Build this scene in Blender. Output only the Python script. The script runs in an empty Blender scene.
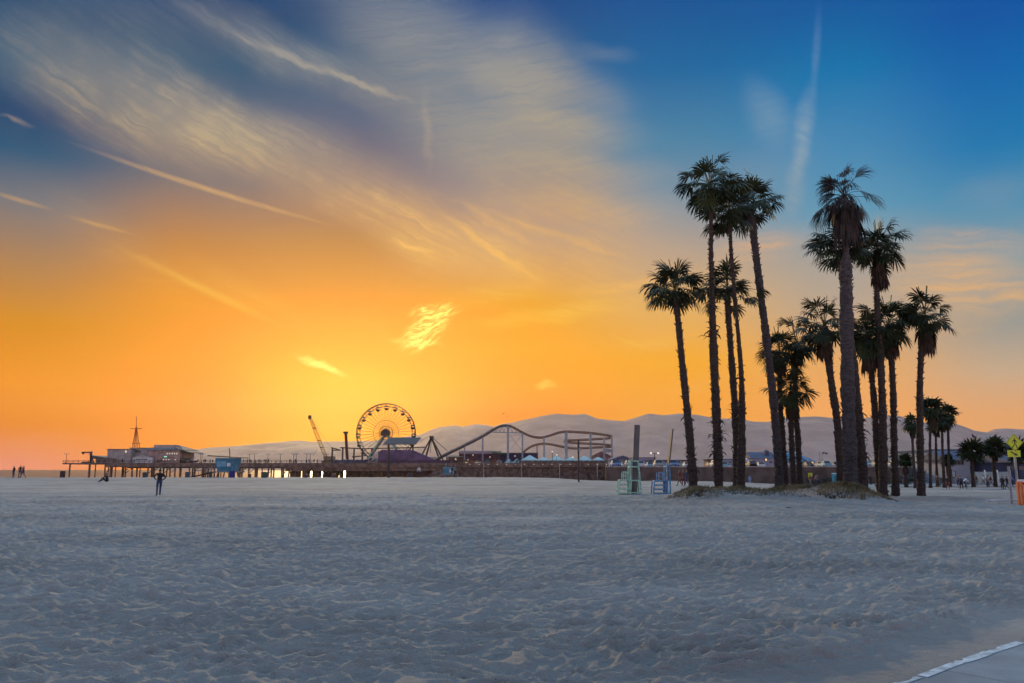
import bpy, math, random
import numpy as np
from math import sin, cos, pi, radians, atan, atan2, asin, sqrt, hypot, exp
from mathutils import Vector, Matrix
random.seed(7)
S = bpy.context.scene
COL = S.collection
F = 800.0
TH = atan((469.7 - 341.5) / F)
CAMH = 1.70

# ---------------------------------------------------------------- camera
cd = bpy.data.cameras.new('camera')
cam = bpy.data.objects.new('camera', cd)
COL.objects.link(cam)
cam.location = (0, 0, CAMH)
cam.rotation_euler = (pi / 2 + TH, 0, 0)
cd.lens = 36 * F / 1024
cd.sensor_width = 36
cd.clip_start = 0.1
cd.clip_end = 80000
S.camera = cam


def ray(px, py):
    a = (px - 512) / F
    b = (341.5 - py) / F
    return a, cos(TH) - sin(TH) * b, sin(TH) + cos(TH) * b


def at(px, py, Y):
    a, y, z = ray(px, py)
    s = Y / y
    return Vector((a * s, Y, CAMH + z * s))


def X(px, Y):
    return at(px, 470, Y).x


def azel(px, py):
    x, y, z = ray(px, py)
    return math.degrees(atan2(x, y)), math.degrees(atan2(z, hypot(x, y)))


def lin(c):
    return tuple(((v / 255) / 12.92 if v / 255 <= 0.04045 else ((v / 255 + 0.055) / 1.055) ** 2.4) for v in c)


def sstep(a, b, v):
    t = np.clip((v - a) / (b - a), 0, 1)
    return t * t * (3 - 2 * t)


# ---------------------------------------------------------------- world
W = bpy.data.worlds.new('World')
S.world = W
W.use_nodes = True
wt = W.node_tree
wt.nodes.clear()


def _in(nt, sock, v):
    if isinstance(v, bpy.types.NodeSocket):
        nt.links.new(v, sock)
    elif v is not None:
        sock.default_value = v


def mth(nt, op, a, b=None, c=None, clamp=False):
    n = nt.nodes.new('ShaderNodeMath')
    n.operation = op
    n.use_clamp = clamp
    _in(nt, n.inputs[0], a)
    _in(nt, n.inputs[1], b)
    if c is not None:
        _in(nt, n.inputs[2], c)
    return n.outputs[0]


def mixc(nt, f, a, b, mode='MIX'):
    n = nt.nodes.new('ShaderNodeMix')
    n.data_type = 'RGBA'
    n.blend_type = mode
    _in(nt, n.inputs[0], f)
    _in(nt, n.inputs[6], (*a, 1) if isinstance(a, tuple) else a)
    _in(nt, n.inputs[7], (*b, 1) if isinstance(b, tuple) else b)
    return n.outputs[2]


def mrange(nt, v, a, b, c=0.0, d=1.0, smooth=True):
    n = nt.nodes.new('ShaderNodeMapRange')
    n.interpolation_type = 'SMOOTHSTEP' if smooth else 'LINEAR'
    _in(nt, n.inputs[0], v)
    for i, q in zip((1, 2, 3, 4), (a, b, c, d)):
        n.inputs[i].default_value = q
    return n.outputs[0]


def ramp(nt, f, stops, interp='LINEAR'):
    n = nt.nodes.new('ShaderNodeValToRGB')
    cr = n.color_ramp
    cr.interpolation = interp
    stops = sorted(stops, key=lambda s: s[0])
    while len(cr.elements) < len(stops):
        cr.elements.new(0.5)
    for e, (p, c) in zip(cr.elements, stops):
        e.position = min(max(p, 0), 1)
    for e, (p, c) in zip(cr.elements, stops):
        e.color = (*c, 1)
    _in(nt, n.inputs[0], f)
    return n.outputs[0]


def noise(nt, vec, scale, detail=4, rough=0.55, dist=0.0):
    n = nt.nodes.new('ShaderNodeTexNoise')
    _in(nt, n.inputs['Vector'], vec)
    n.inputs['Scale'].default_value = scale
    n.inputs['Detail'].default_value = detail
    n.inputs['Roughness'].default_value = rough
    n.inputs['Distortion'].default_value = dist
    return n


def mapping(nt, vec, loc=(0, 0, 0), rot=0.0, scale=(1, 1, 1), typ='TEXTURE'):
    n = nt.nodes.new('ShaderNodeMapping')
    n.vector_type = typ
    _in(nt, n.inputs[0], vec)
    n.inputs['Location'].default_value = loc
    n.inputs['Rotation'].default_value = (0, 0, rot)
    n.inputs['Scale'].default_value = scale
    return n.outputs[0]


tc = wt.nodes.new('ShaderNodeTexCoord')
sx = wt.nodes.new('ShaderNodeSeparateXYZ')
wt.links.new(tc.outputs['Generated'], sx.inputs[0])
deg = 180 / pi
U = mth(wt, 'MULTIPLY', mth(wt, 'ARCTAN2', sx.outputs[0], sx.outputs[1]), deg)
V = mth(wt, 'MULTIPLY', mth(wt, 'ARCSINE', sx.outputs[2]), deg)
VP = mth(wt, 'MULTIPLY', V, 1 / 90.0, clamp=True)

GLOW_R = 1.7
SKYCOLS = [
    (20, [(0, (0.0, 0.0605, 0.1603)), (60, (0.0, 0.0842, 0.188)), (110, (0.0, 0.0511, 0.1543)), (150, (0.0, 0.0824, 0.1902)), (200, (0.1607, 0.165, 0.19)), (260, (0.393, 0.1966, 0.0814)), (320, (0.6406, 0.2338, 0.0)), (380, (0.83, 0.2562, 0.0)), (425, (0.7314, 0.1856, 0.0)), (466, (0.74, 0.2268, 0.1582))]),
    (190, [(0, (0.0, 0.0485, 0.1546)), (60, (0.0066, 0.0821, 0.1793)), (120, (0.0458, 0.099, 0.1958)), (180, (0.1699, 0.143, 0.1574)), (240, (0.462, 0.1833, 0.048)), (300, (0.7615, 0.2513, 0.0)), (360, (0.8418, 0.2717, 0.0)), (420, (0.7997, 0.1974, 0.0)), (466, (0.7997, 0.1974, 0.0))]),
    (345, [(0, (0.0, 0.0533, 0.1788)), (60, (0.0052, 0.0866, 0.203)), (120, (0.0611, 0.1054, 0.2039)), (180, (0.1763, 0.1327, 0.1706)), (240, (0.4246, 0.1773, 0.0468)), (300, (0.7639, 0.2503, 0.0)), (340, (0.7589, 0.3405, 0.0)), (380, (0.7273, 0.4543, 0.0)), (420, (0.6667, 0.3732, 0.0)), (466, (0.6667, 0.3732, 0.0))]),
    (520, [(0, (0.0, 0.0616, 0.2401)), (60, (0.0, 0.1023, 0.2654)), (120, (0.0618, 0.1663, 0.2985)), (180, (0.1813, 0.1879, 0.2496)), (240, (0.4519, 0.2815, 0.1993)), (300, (0.7767, 0.3195, 0.0058)), (350, (0.9028, 0.35, 0.0)), (385, (0.8816, 0.301, 0.0)), (414, (0.7343, 0.2022, 0.0)), (466, (0.7343, 0.2022, 0.0))]),
    (680, [(0, (0.0, 0.0836, 0.3009)), (70, (0.0, 0.1285, 0.3463)), (140, (0.0564, 0.2153, 0.3676)), (200, (0.1694, 0.2581, 0.3404)), (250, (0.4201, 0.3272, 0.2619)), (310, (0.7265, 0.3973, 0.1172)), (360, (0.8893, 0.3757, 0.015)), (405, (0.883, 0.325, 0.0225)), (466, (0.883, 0.325, 0.0225))]),
    (850, [(0, (0.0, 0.0945, 0.3379)), (70, (0.0, 0.1677, 0.4094)), (140, (0.0468, 0.2299, 0.442)), (210, (0.1113, 0.3053, 0.451)), (260, (0.3679, 0.3407, 0.309)), (310, (0.4912, 0.3583, 0.2535)), (360, (0.7613, 0.3786, 0.1268)), (405, (0.8743, 0.3729, 0.1102)), (466, (0.8743, 0.3729, 0.1102))]),
    (1015, [(0, (0.0, 0.0847, 0.3585)), (70, (0.0, 0.1301, 0.4111)), (140, (0.0076, 0.1805, 0.4237)), (200, (0.0674, 0.2639, 0.4308)), (260, (0.2622, 0.3294, 0.3537)), (320, (0.3066, 0.3106, 0.2864)), (370, (0.5611, 0.3926, 0.2584)), (414, (0.7756, 0.3666, 0.1481)), (466, (0.7756, 0.3666, 0.1481))]),
]
prev = None
for i, (cpx, st) in enumerate(SKYCOLS):
    stops = [(azel(cpx, py)[1] / 90, c) for py, c in st]
    topc = lin((16, 70, 130)) if cpx < 500 else lin((10, 82, 152))
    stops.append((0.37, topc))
    stops.append((0.50, (0.38, 0.70, 1.02)))  # from here up the sky is out of frame, brightened to light the sand
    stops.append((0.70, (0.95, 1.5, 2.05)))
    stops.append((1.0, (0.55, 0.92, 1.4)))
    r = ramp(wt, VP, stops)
    if prev is None:
        prev = r
    else:
        u0 = azel(SKYCOLS[i - 1][0], 330)[0]
        u1 = azel(cpx, 330)[0]
        prev = mixc(wt, mrange(wt, U, u0, u1), prev, r)
base = prev

# warped az/elevation plane for the cirrus
cxy = wt.nodes.new('ShaderNodeCombineXYZ')
wt.links.new(U, cxy.inputs[0])
wt.links.new(V, cxy.inputs[1])
P0 = cxy.outputs[0]
wn = noise(wt, P0, 0.16, 3, 0.5)
wv = wt.nodes.new('ShaderNodeVectorMath')
wv.operation = 'MULTIPLY_ADD'
wt.links.new(wn.outputs['Color'], wv.inputs[0])
wv.inputs[1].default_value = (2.2, 2.2, 0)
sb = wt.nodes.new('ShaderNodeVectorMath')
sb.operation = 'SUBTRACT'
wt.links.new(P0, sb.inputs[0])
sb.inputs[1].default_value = (1.1, 1.1, 0)
wt.links.new(sb.outputs[0], wv.inputs[2])
P1 = wv.outputs[0]      # strongly warped
wn2 = noise(wt, P0, 0.7, 2, 0.5)
wv2 = wt.nodes.new('ShaderNodeVectorMath')
wv2.operation = 'MULTIPLY_ADD'
wt.links.new(wn2.outputs['Color'], wv2.inputs[0])
wv2.inputs[1].default_value = (0.8, 0.8, 0)
sb2 = wt.nodes.new('ShaderNodeVectorMath')
sb2.operation = 'SUBTRACT'
wt.links.new(P0, sb2.inputs[0])
sb2.inputs[1].default_value = (0.4, 0.4, 0)
wt.links.new(sb2.outputs[0], wv2.inputs[2])
P2 = wv2.outputs[0]     # lightly warped (contrails)


def streak(p0, p1, w, amt, P=None, p=1.0, soft=1.0):
    """elliptical soft cloud patch from sky point p0 to p1 (given where the photo shows them), half width w px"""
    u0, v0 = azel(*p0)
    u1, v1 = azel(*p1)
    ang = atan2(v1 - v0, u1 - u0)
    L = hypot(u1 - u0, v1 - v0) / 2
    wd = w / F * deg
    m = mapping(wt, P or P1, ((u0 + u1) / 2, (v0 + v1) / 2, 0), ang, (L, wd, 1))
    n = wt.nodes.new('ShaderNodeVectorMath')
    n.operation = 'LENGTH'
    wt.links.new(m, n.inputs[0])
    return mrange(wt, n.outputs['Value'], 1.0, 1.0 - soft, 0.0, amt)


def addup(lst):
    r = lst[0]
    for q in lst[1:]:
        r = mth(wt, 'MAXIMUM', r, q) if False else mth(wt, 'ADD', r, q)
    return r


def fibre(rot, sx_, sy_, lo, hi, det=5, P=None, rough=0.6):
    m = mapping(wt, P or P1, (0, 0, 0), radians(rot), (sx_, sy_, 1))
    return mrange(wt, noise(wt, m, 1.0, det, rough).outputs['Fac'], lo, hi)


fA = fibre(-23, 9.0, 0.42, 0.30, 0.70, 8, P2, 0.7)
fB = fibre(8, 6.5, 0.36, 0.22, 0.78, 8, P2, 0.72)
fC = fibre(-5, 8.0, 0.5, 0.32, 0.7, 5, P2)
fE = mrange(wt, noise(wt, P1, 0.22, 5, 0.6).outputs['Fac'], 0.3, 0.72)
veilA = addup([
    streak((-80, 0), (330, 172), 56, 0.72, soft=0.8),
    streak((70, 66), (470, 215), 52, 0.55, soft=0.8),
    streak((130, -20), (432, 108), 30, 0.50, soft=0.8),
    streak((290, 165), (575, 292), 44, 0.62, soft=0.8),
    streak((380, 130), (720, 310), 90, 0.42, soft=0.9),
    streak((-60, -30), (260, 60), 60, 0.26),
])
veilB = addup([
    streak((300, -60), (620, 200), 90, 0.62, soft=0.7),
    streak((470, 0), (600, 90), 46, 0.42, soft=0.8),
    streak((400, 60), (668, 96), 26, 0.30, soft=0.9),
    streak((430, 110), (690, 138), 28, 0.32, soft=0.9),
    streak((470, 150), (716, 176), 22, 0.30, soft=0.9),
    streak((440, 190), (730, 208), 24, 0.26, soft=0.9),
    streak((560, 40), (650, 60), 10, 0.30, soft=0.9),
    streak((440, 30), (660, 135), 56, 0.42, soft=0.6),
    streak((260, -40), (520, 60), 60, 0.40),
    streak((500, 120), (720, 260), 66, 0.36),
    streak((735, 70), (800, 150), 30, 0.40),
    streak((690, 200), (860, 120), 40, 0.12),
    streak((940, 205), (1050, 175), 22, 0.14),
    streak((850, 330), (1000, 250), 60, 0.1),
])
veilC = addup([
    streak((850, 258), (1090, 296), 44, 0.85),
    streak((980, 290), (1060, 300), 14, 0.4),
    streak((690, 262), (830, 238), 24, 0.62),
    streak((880, 232), (1090, 238), 14, 0.42),
    streak((430, 330), (700, 288), 13, 0.5),
    streak((540, 296), (720, 268), 9, 0.5),
    streak((600, 352), (720, 330), 12, 0.3),
    streak((430, 300), (560, 290), 14, 0.3),
    streak((0, 150), (240, 330), 30, 0.14),
    streak((640, 395), (760, 372), 12, 0.25),
    streak((880, 330), (1040, 316), 16, 0.25),
])
lines = addup([
    streak((45, 133), (350, 230), 3.8, 0.72, P0, soft=0.9),
    streak((-20, 188), (60, 212), 3.2, 0.5, P0),
    streak((60, 214), (140, 236), 3.0, 0.45, P0),
    streak((-10, 112), (40, 128), 3.2, 0.45, P2),
    streak((85, 230), (300, 334), 6.5, 0.40, P0),
    streak((150, 240), (330, 330), 22, 0.18, P1),
    streak((200, 18), (424, 104), 6.0, 0.62, P2),
    streak((300, 60), (428, 106), 4.0, 0.4, P2),
    streak((150, -10), (380, 90), 12.0, 0.3, P2),
    streak((420, 196), (550, 288), 5.5, 0.75, P2),
    streak((440, 190), (560, 260), 8, 0.35, P2),
    streak((384, 238), (440, 256), 4.0, 0.6, P2),
    streak((430, 190), (660, 268), 7.0, 0.42, P2),
    streak((812, 70), (796, 190), 13.0, 0.5, P2),
    streak((806, 130), (786, 230), 16.0, 0.3, P1),
    streak((820, -10), (812, 110), 6.0, 0.24, P0),
    streak((424, 70), (430, 190), 8.0, 0.22, P2),
    streak((600, 330), (660, 354), 3.0, 0.3, P2),
])
tot = mth(wt, 'ADD', mth(wt, 'MULTIPLY', veilA, mth(wt, 'MULTIPLY_ADD', mth(wt, 'MULTIPLY', fA, fE), 0.8, 0.5)),
          mth(wt, 'MULTIPLY', veilB, mth(wt, 'MULTIPLY_ADD', fB, 0.34, 0.55)))
tot = mth(wt, 'ADD', tot, mth(wt, 'MULTIPLY', veilC, mth(wt, 'MULTIPLY_ADD', fC, 0.7, 0.3)))
tot = mth(wt, 'ADD', tot, mth(wt, 'MULTIPLY', lines, mth(wt, 'MULTIPLY_ADD', fA, 0.5, 0.5)))
tot = mth(wt, 'MINIMUM', tot, 0.9)
E_ = lambda py: azel(512, py)[1] / 90
cloudL = ramp(wt, VP, [(E_(0), lin((124, 136, 150))), (E_(90), lin((158, 152, 142))), (E_(160), lin((180, 160, 130))), (E_(220), lin((216, 166, 104))),
                       (E_(280), lin((244, 184, 84))), (E_(340), lin((255, 206, 60))), (E_(440), lin((255, 214, 120)))])
cloudR = ramp(wt, VP, [(E_(0), lin((132, 164, 196))), (E_(90), lin((150, 170, 184))), (E_(160), lin((158, 174, 182))), (E_(215), lin((184, 176, 160))),
                       (E_(250), lin((224, 170, 120))), (E_(300), lin((232, 176, 112))), (E_(440), lin((240, 180, 110)))])
cl = mixc(wt, mrange(wt, U, azel(560, 300)[0], azel(760, 300)[0]), cloudL, cloudR)
skyc = mixc(wt, tot, base, cl)

# the small lit clouds above the pier
fD = fibre(28, 1.1, 0.25, 0.42, 0.62, 5, P2, 0.65)
gold = addup([
    streak((396, 356), (458, 300), 19, 1.9, P2),
    streak((402, 314), (466, 307), 9, 1.6, P2),
    streak((398, 346), (446, 340), 7, 1.1, P2),
])
gold2 = addup([streak((288, 352), (356, 378), 6.5, 1.5, P2), streak((380, 340), (450, 346), 5, 0.6, P2),
               streak((532, 386), (560, 382), 6, 0.5, P2)])
gg = mth(wt, 'MINIMUM', mth(wt, 'ADD', mth(wt, 'MULTIPLY', gold, mth(wt, 'MULTIPLY_ADD', fD, 0.85, 0.12)), mth(wt, 'MULTIPLY', gold2, mth(wt, 'MULTIPLY_ADD', fD, 0.4, 0.6))), 1.0)
skyc = mixc(wt, gg, skyc, (1.0, 0.86, 0.16))

# the afterglow itself is brighter than film can hold
gl = addup([streak((60, 395), (640, 385), 120, 1.0, P0), streak((200, 400), (500, 395), 80, 0.6, P0)])
gn = mixc(wt, mth(wt, 'MINIMUM', gl, 1.0), (1.0, 1.0, 1.0), (GLOW_R, 1.0, 1.0))
skyc = mixc(wt, 1.0, skyc, gn, 'MULTIPLY')

# sky behind the photographer: unseen, pink low band brightened to light the mountains, blue above
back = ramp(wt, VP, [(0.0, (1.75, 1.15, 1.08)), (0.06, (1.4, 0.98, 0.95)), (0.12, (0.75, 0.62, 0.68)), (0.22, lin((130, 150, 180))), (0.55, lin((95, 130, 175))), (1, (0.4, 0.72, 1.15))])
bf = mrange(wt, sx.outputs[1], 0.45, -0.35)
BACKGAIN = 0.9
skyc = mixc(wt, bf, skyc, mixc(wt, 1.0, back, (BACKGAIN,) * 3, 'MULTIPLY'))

SUN_AZ = azel(345, 440)[0]
SUN_EL = 12.0
sky = wt.nodes.new('ShaderNodeTexSky')
sky.sky_type = 'NISHITA'
sky.sun_disc = False
sky.sun_elevation = radians(SUN_EL)
sky.sun_rotation = radians(SUN_AZ)
sky.dust_density = 2.0
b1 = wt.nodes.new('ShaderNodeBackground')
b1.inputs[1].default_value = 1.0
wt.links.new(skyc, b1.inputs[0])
b2 = wt.nodes.new('ShaderNodeBackground')
b2.inputs[1].default_value = 0.0006
wt.links.new(sky.outputs[0], b2.inputs[0])
ad = wt.nodes.new('ShaderNodeAddShader')
wt.links.new(b1.outputs[0], ad.inputs[0])
wt.links.new(b2.outputs[0], ad.inputs[1])
wo = wt.nodes.new('ShaderNodeOutputWorld')
wt.links.new(ad.outputs[0], wo.inputs[0])

sl = bpy.data.lights.new('sun', 'SUN')
sl.energy = 2.2
sl.angle = radians(4)
sl.color = (1.0, 0.72, 0.34)
so = bpy.data.objects.new('sun', sl)
COL.objects.link(so)
sd = Vector((sin(radians(SUN_AZ)) * cos(radians(SUN_EL)), cos(radians(SUN_AZ)) * cos(radians(SUN_EL)), sin(radians(SUN_EL))))
so.rotation_euler = sd.to_track_quat('Z', 'Y').to_euler()

vs = S.view_settings
S.display_settings.display_device = 'sRGB'
vs.view_transform = 'Standard'
vs.look = 'None'
vs.gamma = 1
vs.exposure = 0
vs.use_curve_mapping = False
S.cycles.max_bounces = 5
S.cycles.diffuse_bounces = 3
S.cycles.volume_bounces = 1
S.cycles.use_denoising = True

# ================================================================= helpers
class MB:
    """collects vertices and faces of one mesh"""

    def __init__(s):
        s.v = []
        s.f = []
        s.mi = []

    def add(s, vs, fs, mi=0):
        o = len(s.v)
        s.v += [tuple(p) for p in vs]
        s.f += [tuple(i + o for i in f) for f in fs]
        s.mi += [mi] * len(fs)

    def box(s, c, size, rz=0.0, mi=0, taper=1.0):
        x, y, z = (q / 2 for q in size)
        pts = []
        for dz in (-1, 1):
            k = taper if dz > 0 else 1.0
            for dx, dy in ((-1, -1), (1, -1), (1, 1), (-1, 1)):
                px, py = dx * x * k, dy * y * k
                pts.append((c[0] + px * cos(rz) - py * sin(rz), c[1] + px * sin(rz) + py * cos(rz), c[2] + dz * z))
        s.add(pts, [(0, 3, 2, 1), (4, 5, 6, 7), (0, 1, 5, 4), (1, 2, 6, 5), (2, 3, 7, 6), (3, 0, 4, 7)], mi)

    def bar(s, a, b, w, d=None, mi=0, up=Vector((0, 0, 1))):
        """square bar from a to b"""
        a, b = Vector(a), Vector(b)
        t = (b - a).normalized()
        if abs(t.dot(up)) > 0.95:
            up = Vector((0, 1, 0))
        n = t.cross(up).normalized()
        m = n.cross(t)
        d = d or w
        pts = []
        for q in (a, b):
            for i, j in ((-1, -1), (1, -1), (1, 1), (-1, 1)):
                pts.append(q + n * i * w / 2 + m * j * d / 2)
        s.add(pts, [(0, 3, 2, 1), (4, 5, 6, 7), (0, 1, 5, 4), (1, 2, 6, 5), (2, 3, 7, 6), (3, 0, 4, 7)], mi)

    def tube(s, pts, rad, n=8, mi=0, cap=True, closed=False, jit=0.0, rnd=None):
        pts = [Vector(p) for p in pts]
        if not hasattr(rad, '__len__'):
            rad = [rad] * len(pts)
        o = len(s.v)
        N = len(pts)
        ref = None
        for i, p in enumerate(pts):
            if closed:
                t = (pts[(i + 1) % N] - pts[i - 1]).normalized()
            else:
                t = (pts[min(i + 1, N - 1)] - pts[max(i - 1, 0)]).normalized()
            if ref is None:
                ref = Vector((0, 0, 1)) if abs(t.z) < 0.9 else Vector((1, 0, 0))
            u = (ref - t * ref.dot(t)).normalized()
            ref = u
            w = t.cross(u)
            for k in range(n):
                a = 2 * pi * k / n
                r = rad[i] * (1 + (rnd.uniform(-jit, jit) if rnd else 0))
                s.v.append(tuple(p + (u * cos(a) + w * sin(a)) * r))
        rng = range(N) if closed else range(N - 1)
        for i in rng:
            j = (i + 1) % N
            for k in range(n):
                s.f.append((o + i * n + k, o + i * n + (k + 1) % n, o + j * n + (k + 1) % n, o + j * n + k))
                s.mi.append(mi)
        if cap and not closed:
            s.f.append(tuple(o + k for k in reversed(range(n))))
            s.f.append(tuple(o + (N - 1) * n + k for k in range(n)))
            s.mi += [mi, mi]

    def prism(s, poly, y0, y1, mi=0):
        """polygon in (x, z) given as points, extruded from y0 to y1"""
        n = len(poly)
        pts = [(p[0], y0, p[1]) for p in poly] + [(p[0], y1, p[1]) for p in poly]
        fs = [tuple(range(n)), tuple(reversed(range(n, 2 * n)))]
        for i in range(n):
            j = (i + 1) % n
            fs.append((i, i + n, j + n, j))
        s.add(pts, fs, mi)

    def lathe(s, prof, c=(0, 0, 0), n=12, mi=0):
        o = len(s.v)
        for r, z in prof:
            for k in range(n):
                a = 2 * pi * k / n
                s.v.append((c[0] + r * cos(a), c[1] + r * sin(a), c[2] + z))
        for i in range(len(prof) - 1):
            for k in range(n):
                s.f.append((o + i * n + k, o + i * n + (k + 1) % n, o + (i + 1) * n + (k + 1) % n, o + (i + 1) * n + k))
                s.mi.append(mi)
        s.f.append(tuple(o + k for k in reversed(range(n))))
        s.f.append(tuple(o + (len(prof) - 1) * n + k for k in range(n)))
        s.mi += [mi, mi]

    def build(s, name, mats, parent=None, smooth=False, origin=None):
        me = bpy.data.meshes.new(name)
        o = Vector((0, 0, 0))
        if parent is not None:
            o = Vector(parent['_o']) if '_o' in parent else Vector((0, 0, 0))
        elif origin is not None:
            o = Vector(origin)
        me.from_pydata([(p[0] - o.x, p[1] - o.y, p[2] - o.z) for p in s.v], [], s.f)
        if not isinstance(mats, (list, tuple)):
            mats = [mats]
        for m in mats:
            me.materials.append(m)
        if len(mats) > 1:
            me.polygons.foreach_set('material_index', s.mi)
        if smooth:
            me.polygons.foreach_set('use_smooth', [True] * len(s.f))
        me.update()
        ob = bpy.data.objects.new(name, me)
        COL.objects.link(ob)
        if parent is not None:
            ob.parent = parent
        elif origin is not None:
            ob.location = origin
        return ob


def tag(o, label, cat, group=None, kind=None):
    if label:
        o['label'] = label
    if cat:
        o['category'] = cat
    if group:
        o['group'] = group
    if kind:
        o['kind'] = kind
    return o


def thing(name, loc, label, cat, group=None, world=True):
    """Empty at the base of a thing; parts built in world coordinates (world) or local ones"""
    o = bpy.data.objects.new(name, None)
    COL.objects.link(o)
    o.empty_display_size = 0.2
    o.location = loc
    if world:
        o['_o'] = tuple(loc)
    return tag(o, label, cat, group)


def kids(o):
    return [c for c in bpy.data.objects if c.parent == o]


_KC = {}


def copy_tree(root, loc, rz=0.0, label=None, scale=1.0, group=None, cat=None):
    if root.name not in _KC:
        def rec(o):
            return (o, [rec(c) for c in kids(o)])
        _KC[root.name] = rec(root)

    def cp(node, parent):
        o, ch = node
        c = o.copy()
        COL.objects.link(c)
        if parent:
            c.parent = parent
        for k in ch:
            cp(k, c)
        return c
    r = cp(_KC[root.name], None)
    r.location = loc
    r.rotation_euler = (0, 0, rz)
    r.scale = (scale,) * 3
    if label:
        r['label'] = label
    if group:
        r['group'] = group
    if cat:
        r['category'] = cat
    return r


def struct(name, ob):
    ob['kind'] = 'structure'
    return ob


MATS = {}


def M(name, rgb, rough=0.8, var=0.18, nscale=3.0, bump=0.0, bscale=20.0, metal=0.0, spec=0.5, obj=True, rgb2=None, stretch=(1, 1, 1)):
    """procedural material: base colour (linear albedo) mottled by noise"""
    if name in MATS:
        return MATS[name]
    m = bpy.data.materials.new(name)
    m.use_nodes = True
    nt = m.node_tree
    b = nt.nodes['Principled BSDF']
    b.inputs['Roughness'].default_value = rough
    b.inputs['Metallic'].default_value = metal
    b.inputs['Specular IOR Level'].default_value = spec
    t = nt.nodes.new('ShaderNodeTexCoord')
    vec = t.outputs['Object'] if obj else t.outputs['Generated']
    if stretch != (1, 1, 1):
        vec = mapping(nt, vec, scale=stretch)
    n = noise(nt, vec, nscale, 4)
    lo = tuple(max(0, c * (1 - var)) for c in rgb)
    hi = rgb2 or tuple(min(1, c * (1 + var)) for c in rgb)
    c = mixc(nt, mrange(nt, n.outputs['Fac'], 0.32, 0.68), lo, hi)
    nt.links.new(c, b.inputs['Base Color'])
    if bump:
        bn = nt.nodes.new('ShaderNodeBump')
        bn.inputs['Strength'].default_value = bump
        bn.inputs['Distance'].default_value = 0.05
        n2 = noise(nt, vec, bscale, 3)
        nt.links.new(n2.outputs['Fac'], bn.inputs['Height'])
        nt.links.new(bn.outputs[0], b.inputs['Normal'])
    MATS[name] = m
    return m


def glow(name, rgb, strength):
    if name in MATS:
        return MATS[name]
    m = M(name, rgb, 0.4, 0.03)
    b = m.node_tree.nodes['Principled BSDF']
    b.inputs['Emission Color'].default_value = (*rgb, 1)
    b.inputs['Emission Strength'].default_value = strength
    return m


def catmull(pts, n):
    pts = [Vector(p) for p in pts]
    P = [pts[0] * 2 - pts[1]] + pts + [pts[-1] * 2 - pts[-2]]
    out = []
    for i in range(1, len(P) - 2):
        for k in range(n):
            t = k / n
            a, b, c, d = P[i - 1], P[i], P[i + 1], P[i + 2]
            out.append(0.5 * ((2 * b) + (c - a) * t + (2 * a - 5 * b + 4 * c - d) * t * t + (3 * b - a - 3 * c + d) * t ** 3))
    out.append(pts[-1])
    return out


# ================================================================= terrain
def smooth01(a, b, v):
    t = min(max((v - a) / (b - a), 0), 1)
    return t * t * (3 - 2 * t)


MOUNDS = []     # (x, y, rx, ry, h)


def zfar_np(x):
    return 0.55 + (-0.55) * sstep(2, 16, x) + (-0.85) * sstep(26, 52, x)


def ground_np(x, y):
    z = zfar_np(x) * sstep(50, 112, y)
    sea = 1 - sstep(26, 60, x - 0.10 * (y - 120))
    z = z - 5.5 * sstep(120, 215, y) * sea
    for mx, my, rx, ry, h in MOUNDS:
        d = np.sqrt(((x - mx) / rx) ** 2 + ((y - my) / ry) ** 2)
        z = z + h * (1 - sstep(0.05, 1, d))
    return z


def gz(x, y):
    return float(ground_np(np.array([x]), np.array([y]))[0])


def onground(px, Y, dx=0.0):
    x = X(px, Y) + dx
    return Vector((x, Y, gz(x, Y)))


for (mx, mpy, rx, ry, h) in [(692, 45.5, 2.0, 5.0, 0.46), (738, 46, 2.3, 5.0, 0.44), (716, 45, 2.5, 5, 0.2), (790, 47, 3.6, 7.5, 0.5), (847, 42, 2.4, 4.4, 0.72),
                             (868, 45, 1.8, 4, 0.15), (765, 41, 6.5, 6.5, 0.15), (820, 47, 3, 5, 0.2)]:
    MOUNDS.append((X(mx, mpy), mpy, rx, ry, h))


def hashn(ix, iy, k):
    v = np.sin(ix * 127.1 + iy * 311.7 + k * 74.7) * 43758.5453
    return v - np.floor(v)


def vnoise(x, y, k=0):
    ix, iy = np.floor(x), np.floor(y)
    fx, fy = x - ix, y - iy
    fx = fx * fx * (3 - 2 * fx)
    fy = fy * fy * (3 - 2 * fy)
    a = hashn(ix, iy, k) * (1 - fx) + hashn(ix + 1, iy, k) * fx
    b = hashn(ix, iy + 1, k) * (1 - fx) + hashn(ix + 1, iy + 1, k) * fx
    return a * (1 - fy) + b * fy


def worley(x, y, k=0):
    ix, iy = np.floor(x), np.floor(y)
    d1 = np.full(x.shape, 9.0)
    d2 = np.full(x.shape, 9.0)
    for i in (-1, 0, 1):
        for j in (-1, 0, 1):
            cx, cy = ix + i, iy + j
            d = np.hypot(cx + hashn(cx, cy, k) - x, cy + hashn(cx, cy, k + 5) - y)
            d2 = np.minimum(d2, np.maximum(d, d1))
            d1 = np.minimum(d1, d)
    return d1, d2


# edge of the beach path (bottom right of the photo)
PA = at(884, 683, 6)
PA = Vector((ray(884, 683)[0], ray(884, 683)[1])) * (CAMH / -ray(884, 683)[2])
PB = Vector((ray(1024, 636)[0], ray(1024, 636)[1])) * (CAMH / -ray(1024, 636)[2])
PD = (PB - PA).normalized()
PN = Vector((PD.y, -PD.x))      # towards the path


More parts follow.
